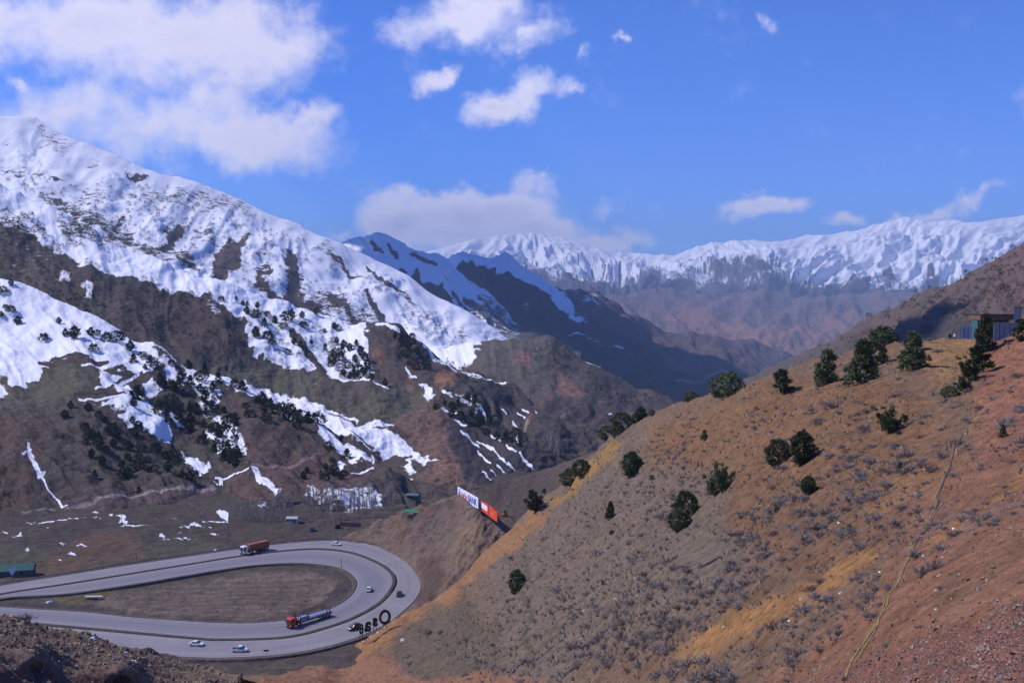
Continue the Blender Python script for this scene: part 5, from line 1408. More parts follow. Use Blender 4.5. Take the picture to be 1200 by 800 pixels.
scattered('slope', in_poly([(0, 258), (90, 290), (120, 320), (250, 350), (290, 400), (250, 430), (100, 370), (0, 330)], 260, 2.2) + in_poly([(280, 360), (380, 385), (400, 440), (310, 420)], 60, 3), 2.5, 6, 'scattered_juniper_trees')
scattered('slope', in_poly([(0, 236), (30, 250), (60, 275), (50, 285), (20, 275), (0, 268)], 26, 3) + in_poly([(64, 255), (100, 258), (132, 282), (110, 290), (75, 282)], 22, 3) + in_poly([(510, 405), (560, 435), (620, 470), (600, 480), (550, 460), (515, 430)], 22, 6), 5, 8, 'scattered_juniper_trees')
scattered('slope', in_poly([(508, 462), (540, 470), (580, 490), (610, 510), (620, 530), (590, 520), (560, 505), (530, 492), (510, 480)], 40, 4), 4, 8, 'scattered_juniper_trees')
scattered('spur', in_poly([(178, 440), (235, 455), (270, 480), (290, 520), (296, 555), (270, 545), (235, 520), (205, 490), (185, 465)], 30, 5) + in_poly([(95, 485), (150, 492), (200, 520), (245, 556), (230, 570), (160, 575), (60, 560), (60, 500)], 60, 5), 4, 9, 'scattered_juniper_trees')
scattered('round', in_poly([(620, 400), (660, 415), (700, 445), (760, 462), (740, 480), (690, 462), (665, 440), (630, 430)], 34, 5), 3, 5.5, 'scattered_juniper_trees')
scattered('right', RS, 4, 7.5, 'scattered_juniper_trees')
scattered('round', in_poly([(640, 395), (790, 468), (780, 480), (700, 480), (640, 420)], 120, 2.5), 1.5, 3.5, 'scattered_juniper_trees')
scattered('right', in_poly([(900, 440), (1200, 290), (1200, 390), (1000, 410)], 160, 3), 1.5, 3.5, 'scattered_juniper_trees')

# ---- bare shrubs of the near hillside
def shrub_arrays(seed, n=60, flat=.75):
    g = np.random.default_rng(seed)
    a = g.uniform(0, 6.28, n); e = g.uniform(.1, 1.45, n); L = g.uniform(.3, .52, n) * (1 - .25 * np.abs(np.sin(e)))
    b = g.normal(0, .17, (n, 3)) * np.array([1, 1, .0]); d = np.stack([np.cos(a) * np.cos(e), np.sin(a) * np.cos(e), np.sin(e) * flat], 1)
    tip = b + d * L[:, None]; side = np.cross(d, g.normal(0, 1, (n, 3))); side /= np.linalg.norm(side, axis=1)[:, None]
    w = .017
    V = [np.stack([b - side * w, b + side * w, tip], 1)]
    for k in range(4):      # side twigs
        t = g.uniform(.35, .8, (n, 1)); s0 = b + (tip - b) * t; dd = d + g.normal(0, .6, (n, 3)); e2 = s0 + dd * .22
        V.append(np.stack([s0 - side * w * .8, s0 + side * w * .8, e2], 1))
    V = np.concatenate(V).reshape(-1, 3); V[:, 2] = np.maximum(V[:, 2], -.02)
    return V, np.arange(len(V)).reshape(-1, 3)
SHR = [shrub_arrays(300 + k, 84) for k in range(5)]
SHRM = [mesh_from('shrub', v, f, [M_TWIG]) for v, f in SHR] + [mesh_from('shrub', v, f, [M_TWIGR]) for v, f in SHR[:2]]
def dens(x, y):
    d = .16 + .9 * fbm(x / 38, y / 26, 77, 3)
    zones = [([(600, 640), (700, 540), (800, 490), (850, 560), (760, 640), (860, 700), (760, 790), (560, 790), (480, 740), (560, 690)], .55), ([(850, 560), (1000, 560), (1120, 620), (1060, 700), (930, 790), (830, 740), (860, 640)], .28),
             ([(1000, 560), (1060, 520), (1110, 560), (1080, 640), (1000, 640)], .35), ([(760, 500), (900, 450), (1060, 450), (1000, 540), (850, 540)], .22)]
    for p, k in zones: d = d + k * sstep(-12, 12, sdf(p, x, y))
    d = d * (1 - .93 * sstep(-10, 8, sdf([(1010, 640), (1110, 640), (1400, 560), (1400, 830), (940, 830), (990, 740), (1060, 690)], x, y)))
    d = d * (1 - .9 * sstep(-4, 4, sdf([(1080, 386), (1145, 386), (1150, 430), (1085, 440)], x, y)))
    d = d * (1 - .95 * sstep(-3, 5, sdf([(780, 775), (830, 745), (930, 690), (985, 655), (1010, 640), (1030, 640), (1010, 665), (900, 735), (815, 785)], x, y)))
    return d * (1 - sstep(0, 6, sdf([(380, 790), (470, 722), (560, 652), (625, 596), (640, 600), (575, 668), (500, 722), (440, 770)], x, y)))
N0 = 14000
cx_ = rng.uniform(430, 1330, N0); cy_ = rng.uniform(400, 830, N0); top_ = curve(B_TOP, cx_)
ok = (cy_ > top_ + 3) & (rng.uniform(0, 1, N0) < dens(cx_, cy_) * .34)
cx_, cy_ = cx_[ok], cy_[ok]
spots = []
for x, y in zip(cx_, cy_):
    p = on('hill', float(x), float(y)); s_ = min(float(rng.lognormal(-.12, .42)) * 1.25, 1.7)
    s_ = min(s_, 20 * p.y / FPX)
    if p.y < 70: s_ = min(s_, .9) * .6
    spots.append((pxm(1, 1) * s_ / p.y, x, y, p, s_))
CLUMPS = [(870, 716, 22), (878, 705, 18), (820, 730, 22), (832, 726, 18), (800, 737, 20), (850, 722, 14), (945, 715, 26), (955, 700, 22), (972, 700, 20), (905, 735, 22), (890, 742, 16), (965, 765, 20), (935, 770, 26), (925, 775, 18), (985, 745, 18), (1020, 700, 22), (1028, 692, 18),
          (1025, 725, 24), (1085, 675, 28), (1098, 668, 26), (1075, 652, 26), (1120, 630, 22), (1105, 645, 22), (1130, 612, 22), (1140, 605, 18), (1008, 640, 26), (1000, 625, 20), (1050, 612, 26), (1030, 610, 22), (1060, 600, 20), (990, 630, 20), (1095, 556, 24), (1085, 548, 20), (1078, 585, 20),
          (810, 785, 34), (830, 780, 36), (850, 790, 38), (820, 800, 36), (795, 795, 30), (862, 798, 30), (838, 798, 34), (505, 744, 14), (520, 745, 12), (545, 748, 14), (750, 715, 16), (727, 712, 14), (815, 690, 14), (880, 660, 14), (640, 632, 14), (600, 655, 13), (598, 705, 14), (1181, 500, 22),
          (1148, 478, 16), (1165, 470, 14), (1090, 484, 16), (1060, 540, 14), (1190, 605, 12), (950, 690, 22), (960, 680, 18), (480, 777, 11), (735, 748, 12), (780, 745, 20), (770, 752, 16), (690, 735, 14), (745, 772, 14), (742, 767, 13)]
for x, y, w in CLUMPS:
    p = on('hill', float(x), float(y)); spots.append((9.9, x, y, p, pxm(w, p.y) / 1.0))
spots.sort(key=lambda t: -t[0])
REG = [('bare grey shrub low on the left flank of the hill', 'bare shrubs on the left flank'), ('bare grey shrub in the middle of the orange hillside', 'bare shrubs in mid hillside'), ('bare grey shrub on the right of the hillside', 'bare shrubs on the right')]
nsh = 0; rest = []
for w, x, y, p, s_ in spots:
    if nsh < 300 and p.y < 400:
        k = int(rng.integers(0, 7)); o = bpy.data.objects.new('bare_shrub', SHRM[k]); col.objects.link(o); o.location = p; o.rotation_euler = (0, 0, float(rng.uniform(0, 6.28)))
        o.scale = (s_ * float(rng.uniform(.9, 1.3)), s_, s_ * float(rng.uniform(.7, 1.0))); r = REG[0 if x < 760 else 1 if x < 980 else 2]; tag(o, r[0], 'shrub', r[1]); GROUPED.setdefault(r[1], []).append((o, x, y, s_)); nsh += 1
    else: rest.append((p, s_))
spread_labels()
Vs, Fs, off = [], [], 0
for p, s_ in rest:
    v, f = SHR[int(rng.integers(0, 5))]; a = float(rng.uniform(0, 6.28)); c, s2 = math.cos(a), math.sin(a)
    f = f[::2] if p.y > 120 else f
    q = v @ np.array([[c, s2, 0], [-s2, c, 0], [0, 0, 1]]) * np.array([s_ * 1.1, s_ * 1.1, s_ * .85]); 
    if p.y > 120: q = q * 1.0
    Vs.append(q + np.array(p)); Fs.append(f + off); off += len(v)
me = mesh_from('small_bare_shrubs', np.concatenate(Vs), np.concatenate(Fs), [M_TWIG]); o = bpy.data.objects.new('small_bare_shrubs', me); col.objects.link(o); tag(o, kind='stuff')

# grass tufts and pebbles give the hillside its grain
def grain(name, n, lo, hi, m, reg, seed, tuft=True, big=1.0):
    g = np.random.default_rng(seed); Vs = []; cnt = 0
    x = g.uniform(reg[0], reg[2], n); y = g.uniform(reg[1], reg[3], n); x, y = x[y > curve(B_TOP, x) + 1.5], y[y > curve(B_TOP, x) + 1.5]
    p_ = PATCH['hill']; P = np.array([on('hill', float(a), float(b)) for a, b in zip(x, y)])
    return x, y, P, g
def tri_tufts(name, x, y, P, g, size, m, k=5):
    n = len(P); out = []
    for j in range(k):
        a = g.uniform(0, 6.28, n); s_ = g.uniform(size[0], size[1], n) * np.clip(P[:, 1] / 90, .25, 1.7)
        b = P + np.stack([np.cos(a) * s_ * .3, np.sin(a) * s_ * .3, s_ * 0 - .02], 1); tip = b + np.stack([np.cos(a) * s_ * .5, np.sin(a) * s_ * .5, s_ * g.uniform(.6, 1.1, n)], 1)
        sd = np.stack([-np.sin(a), np.cos(a), 0 * a], 1) * (s_ * .16)[:, None]
        out.append(np.stack([b - sd, b + sd, tip], 1))
    V = np.concatenate(out).reshape(-1, 3); me = mesh_from(name, V, np.arange(len(V)).reshape(-1, 3), [m]); o = bpy.data.objects.new(name, me); col.objects.link(o); return tag(o, kind='stuff')
x, y, P, g = grain('dry_grass', 30000, 0, 0, None, (430, 395, 1330, 800), 71)
keep = g.uniform(0, 1, len(x)) < (.25 + .55 * dens(x, y)) * (1 - .8 * sstep(0, 10, sdf([(960, 830), (1060, 755), (1400, 640), (1400, 830)], x, y)))
tri_tufts('dry_grass', x[keep], y[keep], P[keep], g, (.10, .24), foliage_mat('dry_grass_blades', (.13, .10, .075), .5), 4)
x, y, P, g = grain('undershrub', 30000, 0, 0, None, (430, 395, 1200, 812), 75)
keep = g.uniform(0, 1, len(x)) < .36 * np.clip(dens(x, y), 0, 1.2)
tri_tufts('low_undershrubs', x[keep], y[keep], P[keep], g, (.22, .48), foliage_mat('grey_undershrub', (.2, .168, .14), .4), 6)
def stones(name, P, size, g, m, names=None):
    """angular stones with 12 faces each"""
    base = np.array([(1, 0, 0), (-1, 0, 0), (0, 1, 0), (0, -1, 0), (0, 0, .8), (0, 0, -.6), (.6, .6, .5), (-.6, -.5, .4)], float)
    f = np.array([(0, 6, 4), (6, 2, 4), (2, 1, 4), (1, 7, 4), (7, 3, 4), (3, 0, 4), (0, 2, 6), (2, 0, 5), (1, 2, 5), (7, 1, 5), (3, 7, 5), (0, 3, 5)])
    n = len(P); s_ = g.uniform(size[0], size[1], (n, 1, 1)) ** 1.0; s_ = size[0] + (size[1] - size[0]) * g.uniform(0, 1, (n, 1, 1)) ** 3
    V = (base[None] + g.normal(0, .22, (n, 8, 3))) * s_ * g.uniform(.6, 1.2, (n, 1, 3)); a = g.uniform(0, 6.28, n); c, s2 = np.cos(a)[:, None], np.sin(a)[:, None]
    V = np.stack([V[..., 0] * c - V[..., 1] * s2, V[..., 0] * s2 + V[..., 1] * c, V[..., 2]], -1)
    V = V + P[:, None, :] + np.array([0, 0, .2]) * s_
    F = (f[None] + (np.arange(n) * 8)[:, None, None]).reshape(-1, 3)
    me = mesh_from(name, V.reshape(-1, 3), F, [m]); o = bpy.data.objects.new(name, me); col.objects.link(o); return tag(o, kind='stuff')
def stone_mat(name, c, v=.5):
    m = bpy.data.materials.new(name); m.use_nodes = True; t = m.node_tree; t.nodes.clear(); N = NT(t)
    out = N.n('ShaderNodeOutputMaterial'); b = N.n('ShaderNodeBsdfPrincipled'); t.links.new(b.outputs[0], out.inputs[0]); geo = N.n('ShaderNodeNewGeometry')
    r_ = geo.outputs['Random Per Island']
    base = N.mix(1.0, c4(c), N.rng(r_, 0, 1, 1 - v, 1 + v), 'MULTIPLY'); base = N.mix(N.rng(r_, .94, .97, 0, .5), base, (.42, .34, .3, 1))
    t.links.new(base, b.inputs['Base Color']); b.inputs['Roughness'].default_value = .9; return m
M_SCREE = stone_mat('red_scree', (.215, .118, .09)); M_RUB = stone_mat('brown_rubble', (.22, .155, .11))
x, y, P, g = grain('scree', 26000, 0, 0, None, (900, 700, 1330, 812), 72)
s_ok = sdf([(850, 830), (900, 800), (960, 788), (1060, 756), (1200, 714), (1400, 655), (1400, 830)], x, y) > g.uniform(-14, 4, len(x))
stones('scree', P[s_ok], (.010, .05), g, M_SCREE)
x, y, P, g = grain('stones', 9000, 0, 0, None, (960, 400, 1330, 780), 73)
k_ = sdf([(1140, 400), (1400, 330), (1400, 620), (1250, 560), (1150, 640), (1060, 660), (1100, 590), (1180, 520)], x, y) > g.uniform(-30, 5, len(x))
stones('small_stones', P[k_], (.015, .06), g, M_SCREE)
x, y, P, g = grain('stones', 5200, 0, 0, None, (300, 600, 1330, 812), 74)
stones('small_stones', P, (.02, .10), g, stone_mat('pale_brown_stones', (.2, .145, .11)))

# ------------------------------------------------------------------ bare poplars in the valley
def poplar_mesh(seed):
    g = random.Random(seed); mb = MB(); mb.tube((0, 0, -.03), (0, 0, .5), .018, .012, 5).tube((0, 0, .5), (0, 0, 1), .012, .003, 4)
    for k in range(26):
        z = g.uniform(.15, .85); a = g.uniform(0, 6.28); L = g.uniform(.12, .3); r = L * g.uniform(.18, .4)
        mb.tube((0, 0, z), (math.cos(a) * r, math.sin(a) * r, z + L), .0075, .002, 3)
    return mb.mesh('poplar', M_POP)
POP = [poplar_mesh(k) for k in range(4)]
def poplars(poly, n, hpx, label, group, key=None, d0=None):
    for x, y in in_poly(poly, n, 2.6):
        p = flat_at(x, y, -.5) if key is None else on(key, x, y)
        h = pxm(rng.uniform(*hpx), p.y); o = bpy.data.objects.new('bare_poplar', POP[int(rng.integers(0, 4))]); col.objects.link(o)
        o.location = p; o.scale = (h * 1.2, h * 1.2, h); o.rotation_euler = (0, 0, float(rng.uniform(0, 6.28))); GROUPED.setdefault(group, []).append((o, x, y, h)); tag(o, label, 'tree', group)
GROUPED.clear()
poplars([(268, 611), (275, 604), (345, 604), (345, 611)], 44, (17, 25), 'bare grey poplar in the row above the upper road', 'bare poplars above the road')
poplars([(355, 590), (370, 585), (460, 588), (462, 604), (400, 612), (360, 606)], 70, (17, 27), 'bare poplar of the grove standing in patchy snow', 'bare poplars in the snowy grove')
poplars([(608, 546), (650, 538), (662, 545), (640, 552), (612, 553)], 34, (22, 40), 'bare grey poplar by the stream at the foot of the dark slope', 'bare poplars by the stream', 'round')
poplars([(140, 612), (250, 606), (262, 622), (150, 632)], 26, (7, 11), 'thin bare sapling on the patchy field beyond the road', 'saplings on the field')
spread_labels()

# ------------------------------------------------------------------ hamlet and small things of the valley
M_GRNR = mat('green_sheet_roof', (.02, .1, .085), .5, s=.7, var=.3); M_WALLW = mat('whitewashed_wall', (.6, .62, .66), .8); M_WALLB = mat('grey_wall', (.12, .1, .1), .9); M_TEAL = mat('teal_paint', (.05, .13, .135), .6)
def house(px, py, w, dpt, h, rh, rz, wall, roof, label, key=None, z=-.6, win=3):
    p = flat_at(px, py, z) if key is None else on(key, px, py)
    r = empty('house', p, rz, label, 'house')
    MB().box(-w / 2, -dpt / 2, -1.0, w / 2, dpt / 2, h).build('wall', wall, r)
    mb = MB(); e = .35
    mb.loft([[(-w / 2 - e, -dpt / 2 - e, h), (-w / 2 - e, 0, h + rh), (-w / 2 - e, dpt / 2 + e, h), (-w / 2 - e, dpt / 2 + e, h + .12), (-w / 2 - e, 0, h + rh + .14), (-w / 2 - e, -dpt / 2 - e, h + .12)],
             [(w / 2 + e, -dpt / 2 - e, h), (w / 2 + e, 0, h + rh), (w / 2 + e, dpt / 2 + e, h), (w / 2 + e, dpt / 2 + e, h + .12), (w / 2 + e, 0, h + rh + .14), (w / 2 + e, -dpt / 2 - e, h + .12)]])
    mb.build('roof', roof, r)
    MB().quad((-w / 2 + .02, -dpt / 2, h), (-w / 2 + .02, dpt / 2, h), (-w / 2 + .02, 0, h + rh)).quad((w / 2 - .02, -dpt / 2, h), (w / 2 - .02, dpt / 2, h), (w / 2 - .02, 0, h + rh)).build('gable', wall, r)
    for k in range(win):
        x = -w / 2 + w * (k + .5) / win; f = MB().box(x - .5, -dpt / 2 - .06, .9, x + .5, -dpt / 2 + .02, 2.0).build('window', M_GLASS, r)
    MB().box(w / 2 - 1.6, -dpt / 2 - .07, 0, w / 2 - .7, -dpt / 2 + .02, 2.0).build('door', M_TIMB, r)
    return r
house(27, 673, 8, 5.5, 2.3, 2.0, R(14), M_WALLB, M_GRNR, 'house with a steep green roof beside the upper road, at the left edge')
house(1, 674, 7, 5, 2.0, 1.8, R(14), M_WALLB, M_GRNR, 'green roofed house cut by the left edge of the photo')
def awning(px, py):
    p = flat_at(px, py, -.6); r = empty('awning', p, R(10), 'pale cloth awning on a pole between the two green roofed houses', 'awning')
    mb = MB(); mb.loft([[(-1.4, -.5, 4.6), (1.6, -.5, 5.2), (1.6, 1.2, 4.8), (-1.4, 1.2, 4.2)], [(-.2, -.5, 2.2), (.2, -.5, 2.2), (.2, 1.0, 2.1), (-.2, 1.0, 2.1)]]); mb.build('cloth', mat('pale_aqua_cloth', (.5, .62, .66), .8), r)
    MB().tube((0, 0, -.5), (0, 0, 4.2), .12).build('pole', M_CHASS, r)
awning(14.5, 680)
house(484, 585, 6, 4, 2.4, .8, R(-8), M_TEAL, mat('slate_blue_roof', (.1, .13, .17), .6), 'small teal walled house at the end of the dirt track below the slope', z=.0)
house(449, 578, 6, 4, 1.9, .7, R(5), M_WALLB, mat('blackish_roof', (.05, .05, .06), .6), 'low dark roofed house on the snow beyond the poplar grove', z=.2)
house(345, 591, 9, 4, 1.6, .6, R(8), M_WALLB, M_CHASS, 'long low dark shed at the foot of the snow gully', z=-.4)
house(343, 612, 5, 4, 2.2, .7, R(-5), M_WALLW, mat('pale_roof', (.4, .38, .37), .7), 'small white hut at the right end of the bare poplar row')
def canopy():
    p = on('cut', 485, 606); r = empty('canopy', p, R(-18), 'bright green sheet canopy tilted over the slope left of the billboard', 'canopy')
    mg = mat('bright_green_sheet', (.03, .23, .09), .5)
    MB().loft([[(-4.2, -1.4, 2.6), (-4.2, 1.4, 3.1), (-4.2, 1.4, 3.2), (-4.2, -1.4, 2.7)], [(4.2, -1.4, 2.1), (4.2, 1.4, 2.6), (4.2, 1.4, 2.7), (4.2, -1.4, 2.2)]]).build('roof_sheet', mg, r)
    for x in (-4, 4):
        for y in (-1.2, 1.2): MB().tube((x, y, -1.5), (x, y, 2.5), .09).build('post', M_CHASS, r)
    MB().box(-2.5, -.9, -.4, 2.8, .9, .9).build('counter', M_TIMB, r)
canopy()
def pole_thing(name, p, h, r0, label, m, cat, head=None, lean=0.0):
    r = empty(name, p, 0, label, cat); MB().tube((0, 0, -.8), (lean, 0, h), r0, r0 * .6, 7).build('pole', m, r)
    if head: head(r, h, lean)
    return r
def lamp_head(r, h, l): MB().box(l - .9, -.1, h - .05, l + .1, .1, h + .1).build('lamp_arm', M_GALV, r); MB().box(l - 1.3, -.18, h - .08, l - .7, .18, h + .06).build('lamp', M_WHITE, r)
def cross(r, h, l): MB().box(l - .9, -.06, h - .9, l + .9, .06, h - .75).build('crossarm', M_TIMB, r)
def board(w, hh, m):
    def f(r, h, l): MB().box(l - w / 2, -.05, h - hh, l + w / 2, .05, h).build('sign_plate', m, r)
    return f
M_CONC = mat('concrete_post', (.33, .31, .3), .85)
pole_thing('lamp_post', flat_at(400, 666), 4.0, .12, 'dark post with a pale top on the inner edge of the bend', M_CHASS, 'post', board(.5, .9, M_WHITE))
pole_thing('lamp_post', flat_at(391, 634), 12.5, .13, 'tall thin grey pole beside the far side of the bend', M_CONC, 'lamp post', lamp_head)
pole_thing('utility_pole', flat_at(367.5, 629), 11, .13, 'wooden pole left of the bend beside the blue vehicle', M_TIMB, 'utility pole', cross)
pole_thing('utility_pole', flat_at(268, 636), 10, .14, 'wooden pole just left of the long truck', M_TIMB, 'utility pole', cross)
pole_thing('utility_pole', on('cut', 567, 583), 8, .13, 'thin utility pole behind the red billboard', M_TIMB, 'utility pole', cross)
pole_thing('utility_pole', on('cut', 583.5, 600), 6.5, .1, 'thin pole right of the red billboard beside the orange cart', M_TIMB, 'utility pole', cross)
pole_thing('road_sign', flat_at(312, 771), 2.6, .06, 'tilted road sign on the near verge right of the white pickup', M_CONC, 'road sign', board(1.6, .5, M_CHASS))
pole_thing('road_sign', flat_at(383, 716), 5.2, .05, 'thin white topped sign post on the inner verge behind the red truck', M_CONC, 'road sign', board(.4, .8, M_WHITE))
pole_thing('marker_post', flat_at(436, 714), 1.6, .1, 'short dark marker post on the inner carriageway side of the median', M_CHASS, 'post')
pole_thing('marker_post', on('floor', 160, 654), 2.4, .14, 'short dark post in the field above the upper road', M_CHASS, 'post')
def parked():
    car('blue_minibus', flat_at(366, 621.5, -.3), R(100), mat('blue_car_paint', (.03, .07, .25), .3), 'dark blue vehicle parked by the pole above the bend', 'car', 'suv', None)
parked()
def tank():
    p = flat_at(395.5, 620, -.3); r = empty('water_tank', p, 0, 'small black round tank on the verge near the tall thin pole', 'tank')
    MB().tube((0, 0, .4), (0, 0, 2.2), 1.2, 1.2, 16).tube((0, 0, 2.2), (0, 0, 2.6), 1.2, .4, 16).build('drum', M_BLACK, r)
    for a in range(4): MB().box(math.cos(a * 1.57) * .8 - .1, math.sin(a * 1.57) * .8 - .1, -.6, math.cos(a * 1.57) * .8 + .1, math.sin(a * 1.57) * .8 + .1, .45).build('foot', M_CONC, r)
tank()
def fence(px0, px1, label):
    a, b = flat_at(*px0, .2), flat_at(*px1, .2); r = empty('cloth_screen', (a + b) / 2, math.atan2(b.y - a.y, b.x - a.x), label, 'fence'); L = (b - a).length
    for k in range(5):
        x = -L / 2 + L * k / 4; MB().tube((x, 0, -1), (x, 0, 2.4), .06, n=5).build('post', M_CHASS, r)
        if k < 4: MB().box(x + .1, -.03, .3, x + L / 4 - .1, .03, 2.2).build('screen_panel', mat('faded_pink_cloth', (.2 + .02 * k, .085, .12), .9) if k < 2 else mat('faded_violet_cloth', (.14, .09, .12), .9), r)
fence((399, 617), (423, 618), 'faded pink cloth screen on posts above the far bend')
def cart():
    p = on('cut', 592, 605); r = empty('street_cart', p, R(20), 'small orange and black cart beside the track right of the billboards', 'cart')
    mo = mat('orange_paint', (.5, .14, .03), .6)
    MB().box(-1.3, -.6, .5, .9, .6, 1.2).build('box', mo, r); MB().box(-.3, -.5, 1.2, .3, .5, 2.4).build('hood', M_BLACK, r); MB().box(-2.6, -.5, .1, -1.4, .5, .35).build('tow_board', M_BLACK, r)
    wheels(r, [(-.8, -.6), (-.8, .6), (.6, -.6), (.6, .6)], .32, .15)
cart()
def slab():
    p = flat_at(110, 700.5, -.4); r = empty('concrete_slab', p, R(2), 'long pale concrete slab lying in the grass inside the bend', 'slab')
    MB().box(-3.1, -.8, .2, 3.1, .8, .75).build('beam', mat('pale_concrete', (.5, .46, .38), .8, var=.2), r)
    for x in (-2, 2): MB().box(x - .4, -.6, -.4, x + .4, .6, .2).build('block', M_CONC, r)
slab()
def rock_mesh(name, seed, m, k=.28, sub=2):
    bm = bmesh.new(); bmesh.ops.create_icosphere(bm, subdivisions=sub, radius=.5); g = np.random.default_rng(seed); o3 = g.uniform(0, 50, 3)
    for v in bm.verts:
        c = v.co; n = float(vnoise(np.array([c.x * 2.6 + o3[0]]), np.array([c.y * 2.6 + c.z * 2.1 + o3[1]]))[0]); v.co = c * (1 + k * n * 2)
    # cleave flat faces
    for _ in range(7):
        d = Vector(g.normal(0, 1, 3)).normalized(); t = g.uniform(.3, .42)
        for v in bm.verts:
            q = v.co.dot(d)
            if q > t: v.co -= d * (q - t)
    me = bpy.data.meshes.new(name); bm.to_mesh(me); bm.free(); me.materials.append(m); return me
M_PALER = stone_mat('pale_rock', (.42, .35, .28), .25); M_ROCKB = foliage_mat('brown_rock', (.23, .16, .11), .5)
o = bpy.data.objects.new('boulder', rock_mesh('boulder', 4, mat('whitish_rock', (.5, .5, .52), .8))); col.objects.link(o); o.location = flat_at(58, 706, -.2); o.scale = (3.0, 2.0, 1.3); tag(o, 'whitish boulder on the verge inside the bend left of the slab', 'rock')
for k, (x, y, w, l) in enumerate([(427, 748, 6, 'lowest of the pale rocks under the black letters'), (436, 743.5, 5, 'pale rock in the middle under the black letters'), (444, 739.5, 5, 'pale rock under the letter next to the big ring'), (452, 735, 4, 'pale rock just under the big black ring'), (475, 756, 7, 'rounded pale rock on the grey slope right of the letters')]):
    q = on('hill', x, y); o = bpy.data.objects.new('rock', rock_mesh('rock', 20 + k, M_PALER)); col.objects.link(o); s_ = pxm(w, q.y) * 1.2; o.location = q + Vector((0, 0, .1)); o.scale = (s_, s_ * .8, s_ * .55); o.rotation_euler = (0, 0, k * 1.3); tag(o, l, 'rock')

# ------------------------------------------------------------------ stall, walls and people on the shoulder at the right
def place(px, py, d): return Vector(map(float, at(px, py, d)))
def stall():
    p = place(1166, 388, 176); r = empty('market_stall', p, R(-4), 'stall with a brown fascia roof and a teal wall behind the tall ragged juniper', 'stall')
    w = pxm(44, 176) / 2; mb_ = mat('brown_fascia', (.17, .095, .05), .7, s=1.5, var=.3)
    MB().box(-w, -2, 2.0, w, 3, 2.9).build('roof', mb_, r); MB().box(-w - .1, -2.1, 2.9, w + .1, 3.1, 3.0).build('roof_sheet', mat('roof_sheet_dark', (.05, .035, .03), .7), r)
    MB().box(-w + .1, -.5, -1.5, -w + 1.6, 2, 2.0).build('teal_wall', M_TEAL, r); MB().box(-w + 1.6, 1.9, -1.5, w - .2, 2.1, 2.0).build('back_wall', mat('plank_wall', (.16, .11, .1), .8), r)
    for x in (-w + .15, -.5, 1.2, w - .15): MB().box(x - .08, -1.9, -1.5, x + .08, -1.74, 2.0).build('post', M_TIMB, r)
stall()
def wall(x0, x1, ytop, ybot, d, name, m, label, cols=None, cat='wall'):
    a, b = place(x0, ybot, d), place(x1, ybot, d); L = (b - a).length; h = pxm(ybot - ytop, d)
    r = empty(name, (a + b) / 2, math.atan2(b.y - a.y, b.x - a.x), label, cat); n = cols or 4
    for k in range(n):
        xx = -L / 2 + L * k / n; MB().box(xx + .02, -.08, -1.2, xx + L / n - .02, .08, h).build('panel', m, r)
        MB().box(xx - .07, -.12, -1.2, xx + .05, .12, h + .08).build('post', M_GALV, r)
wall(1124.5, 1144, 382, 393, 186, 'panel_fence', mat('white_fence_panel', (.55, .56, .6), .6, s=.8), 'white panel fence on the knoll left of the brown roofed stall', 4, 'fence')
wall(1165, 1200, 378, 396, 163, 'retaining_wall', mat('grey_blue_stone', (.26, .27, .33), .85, s=3, var=.35), 'pale grey stone wall right of the ragged juniper', 6)
pole_thing('fence_post', place(1131, 393, 175), 1.9, .07, 'thin dark green post standing before the white panel fence', M_GRNR, 'post')
def gate_frame():
    p = place(1196, 374, 168); r = empty('green_frame', p, R(-6), 'green steel frame with pale sheets at the right edge above the wall', 'frame')
    w = pxm(10, 168) / 2 + .3; h = pxm(14, 168)
    for x in (-w, 0, w): MB().tube((x, 0, -2.5), (x, 0, h), .07, n=6).build('post', M_TEAL, r)
    MB().box(-w, -.05, h - .2, w + 1, .05, h).build('beam', M_TEAL, r); MB().box(-w + .1, .05, -.8, -.1, .09, h - .3).build('sheet', mat('pale_grey_sheet', (.3, .31, .36), .7), r)
gate_frame()
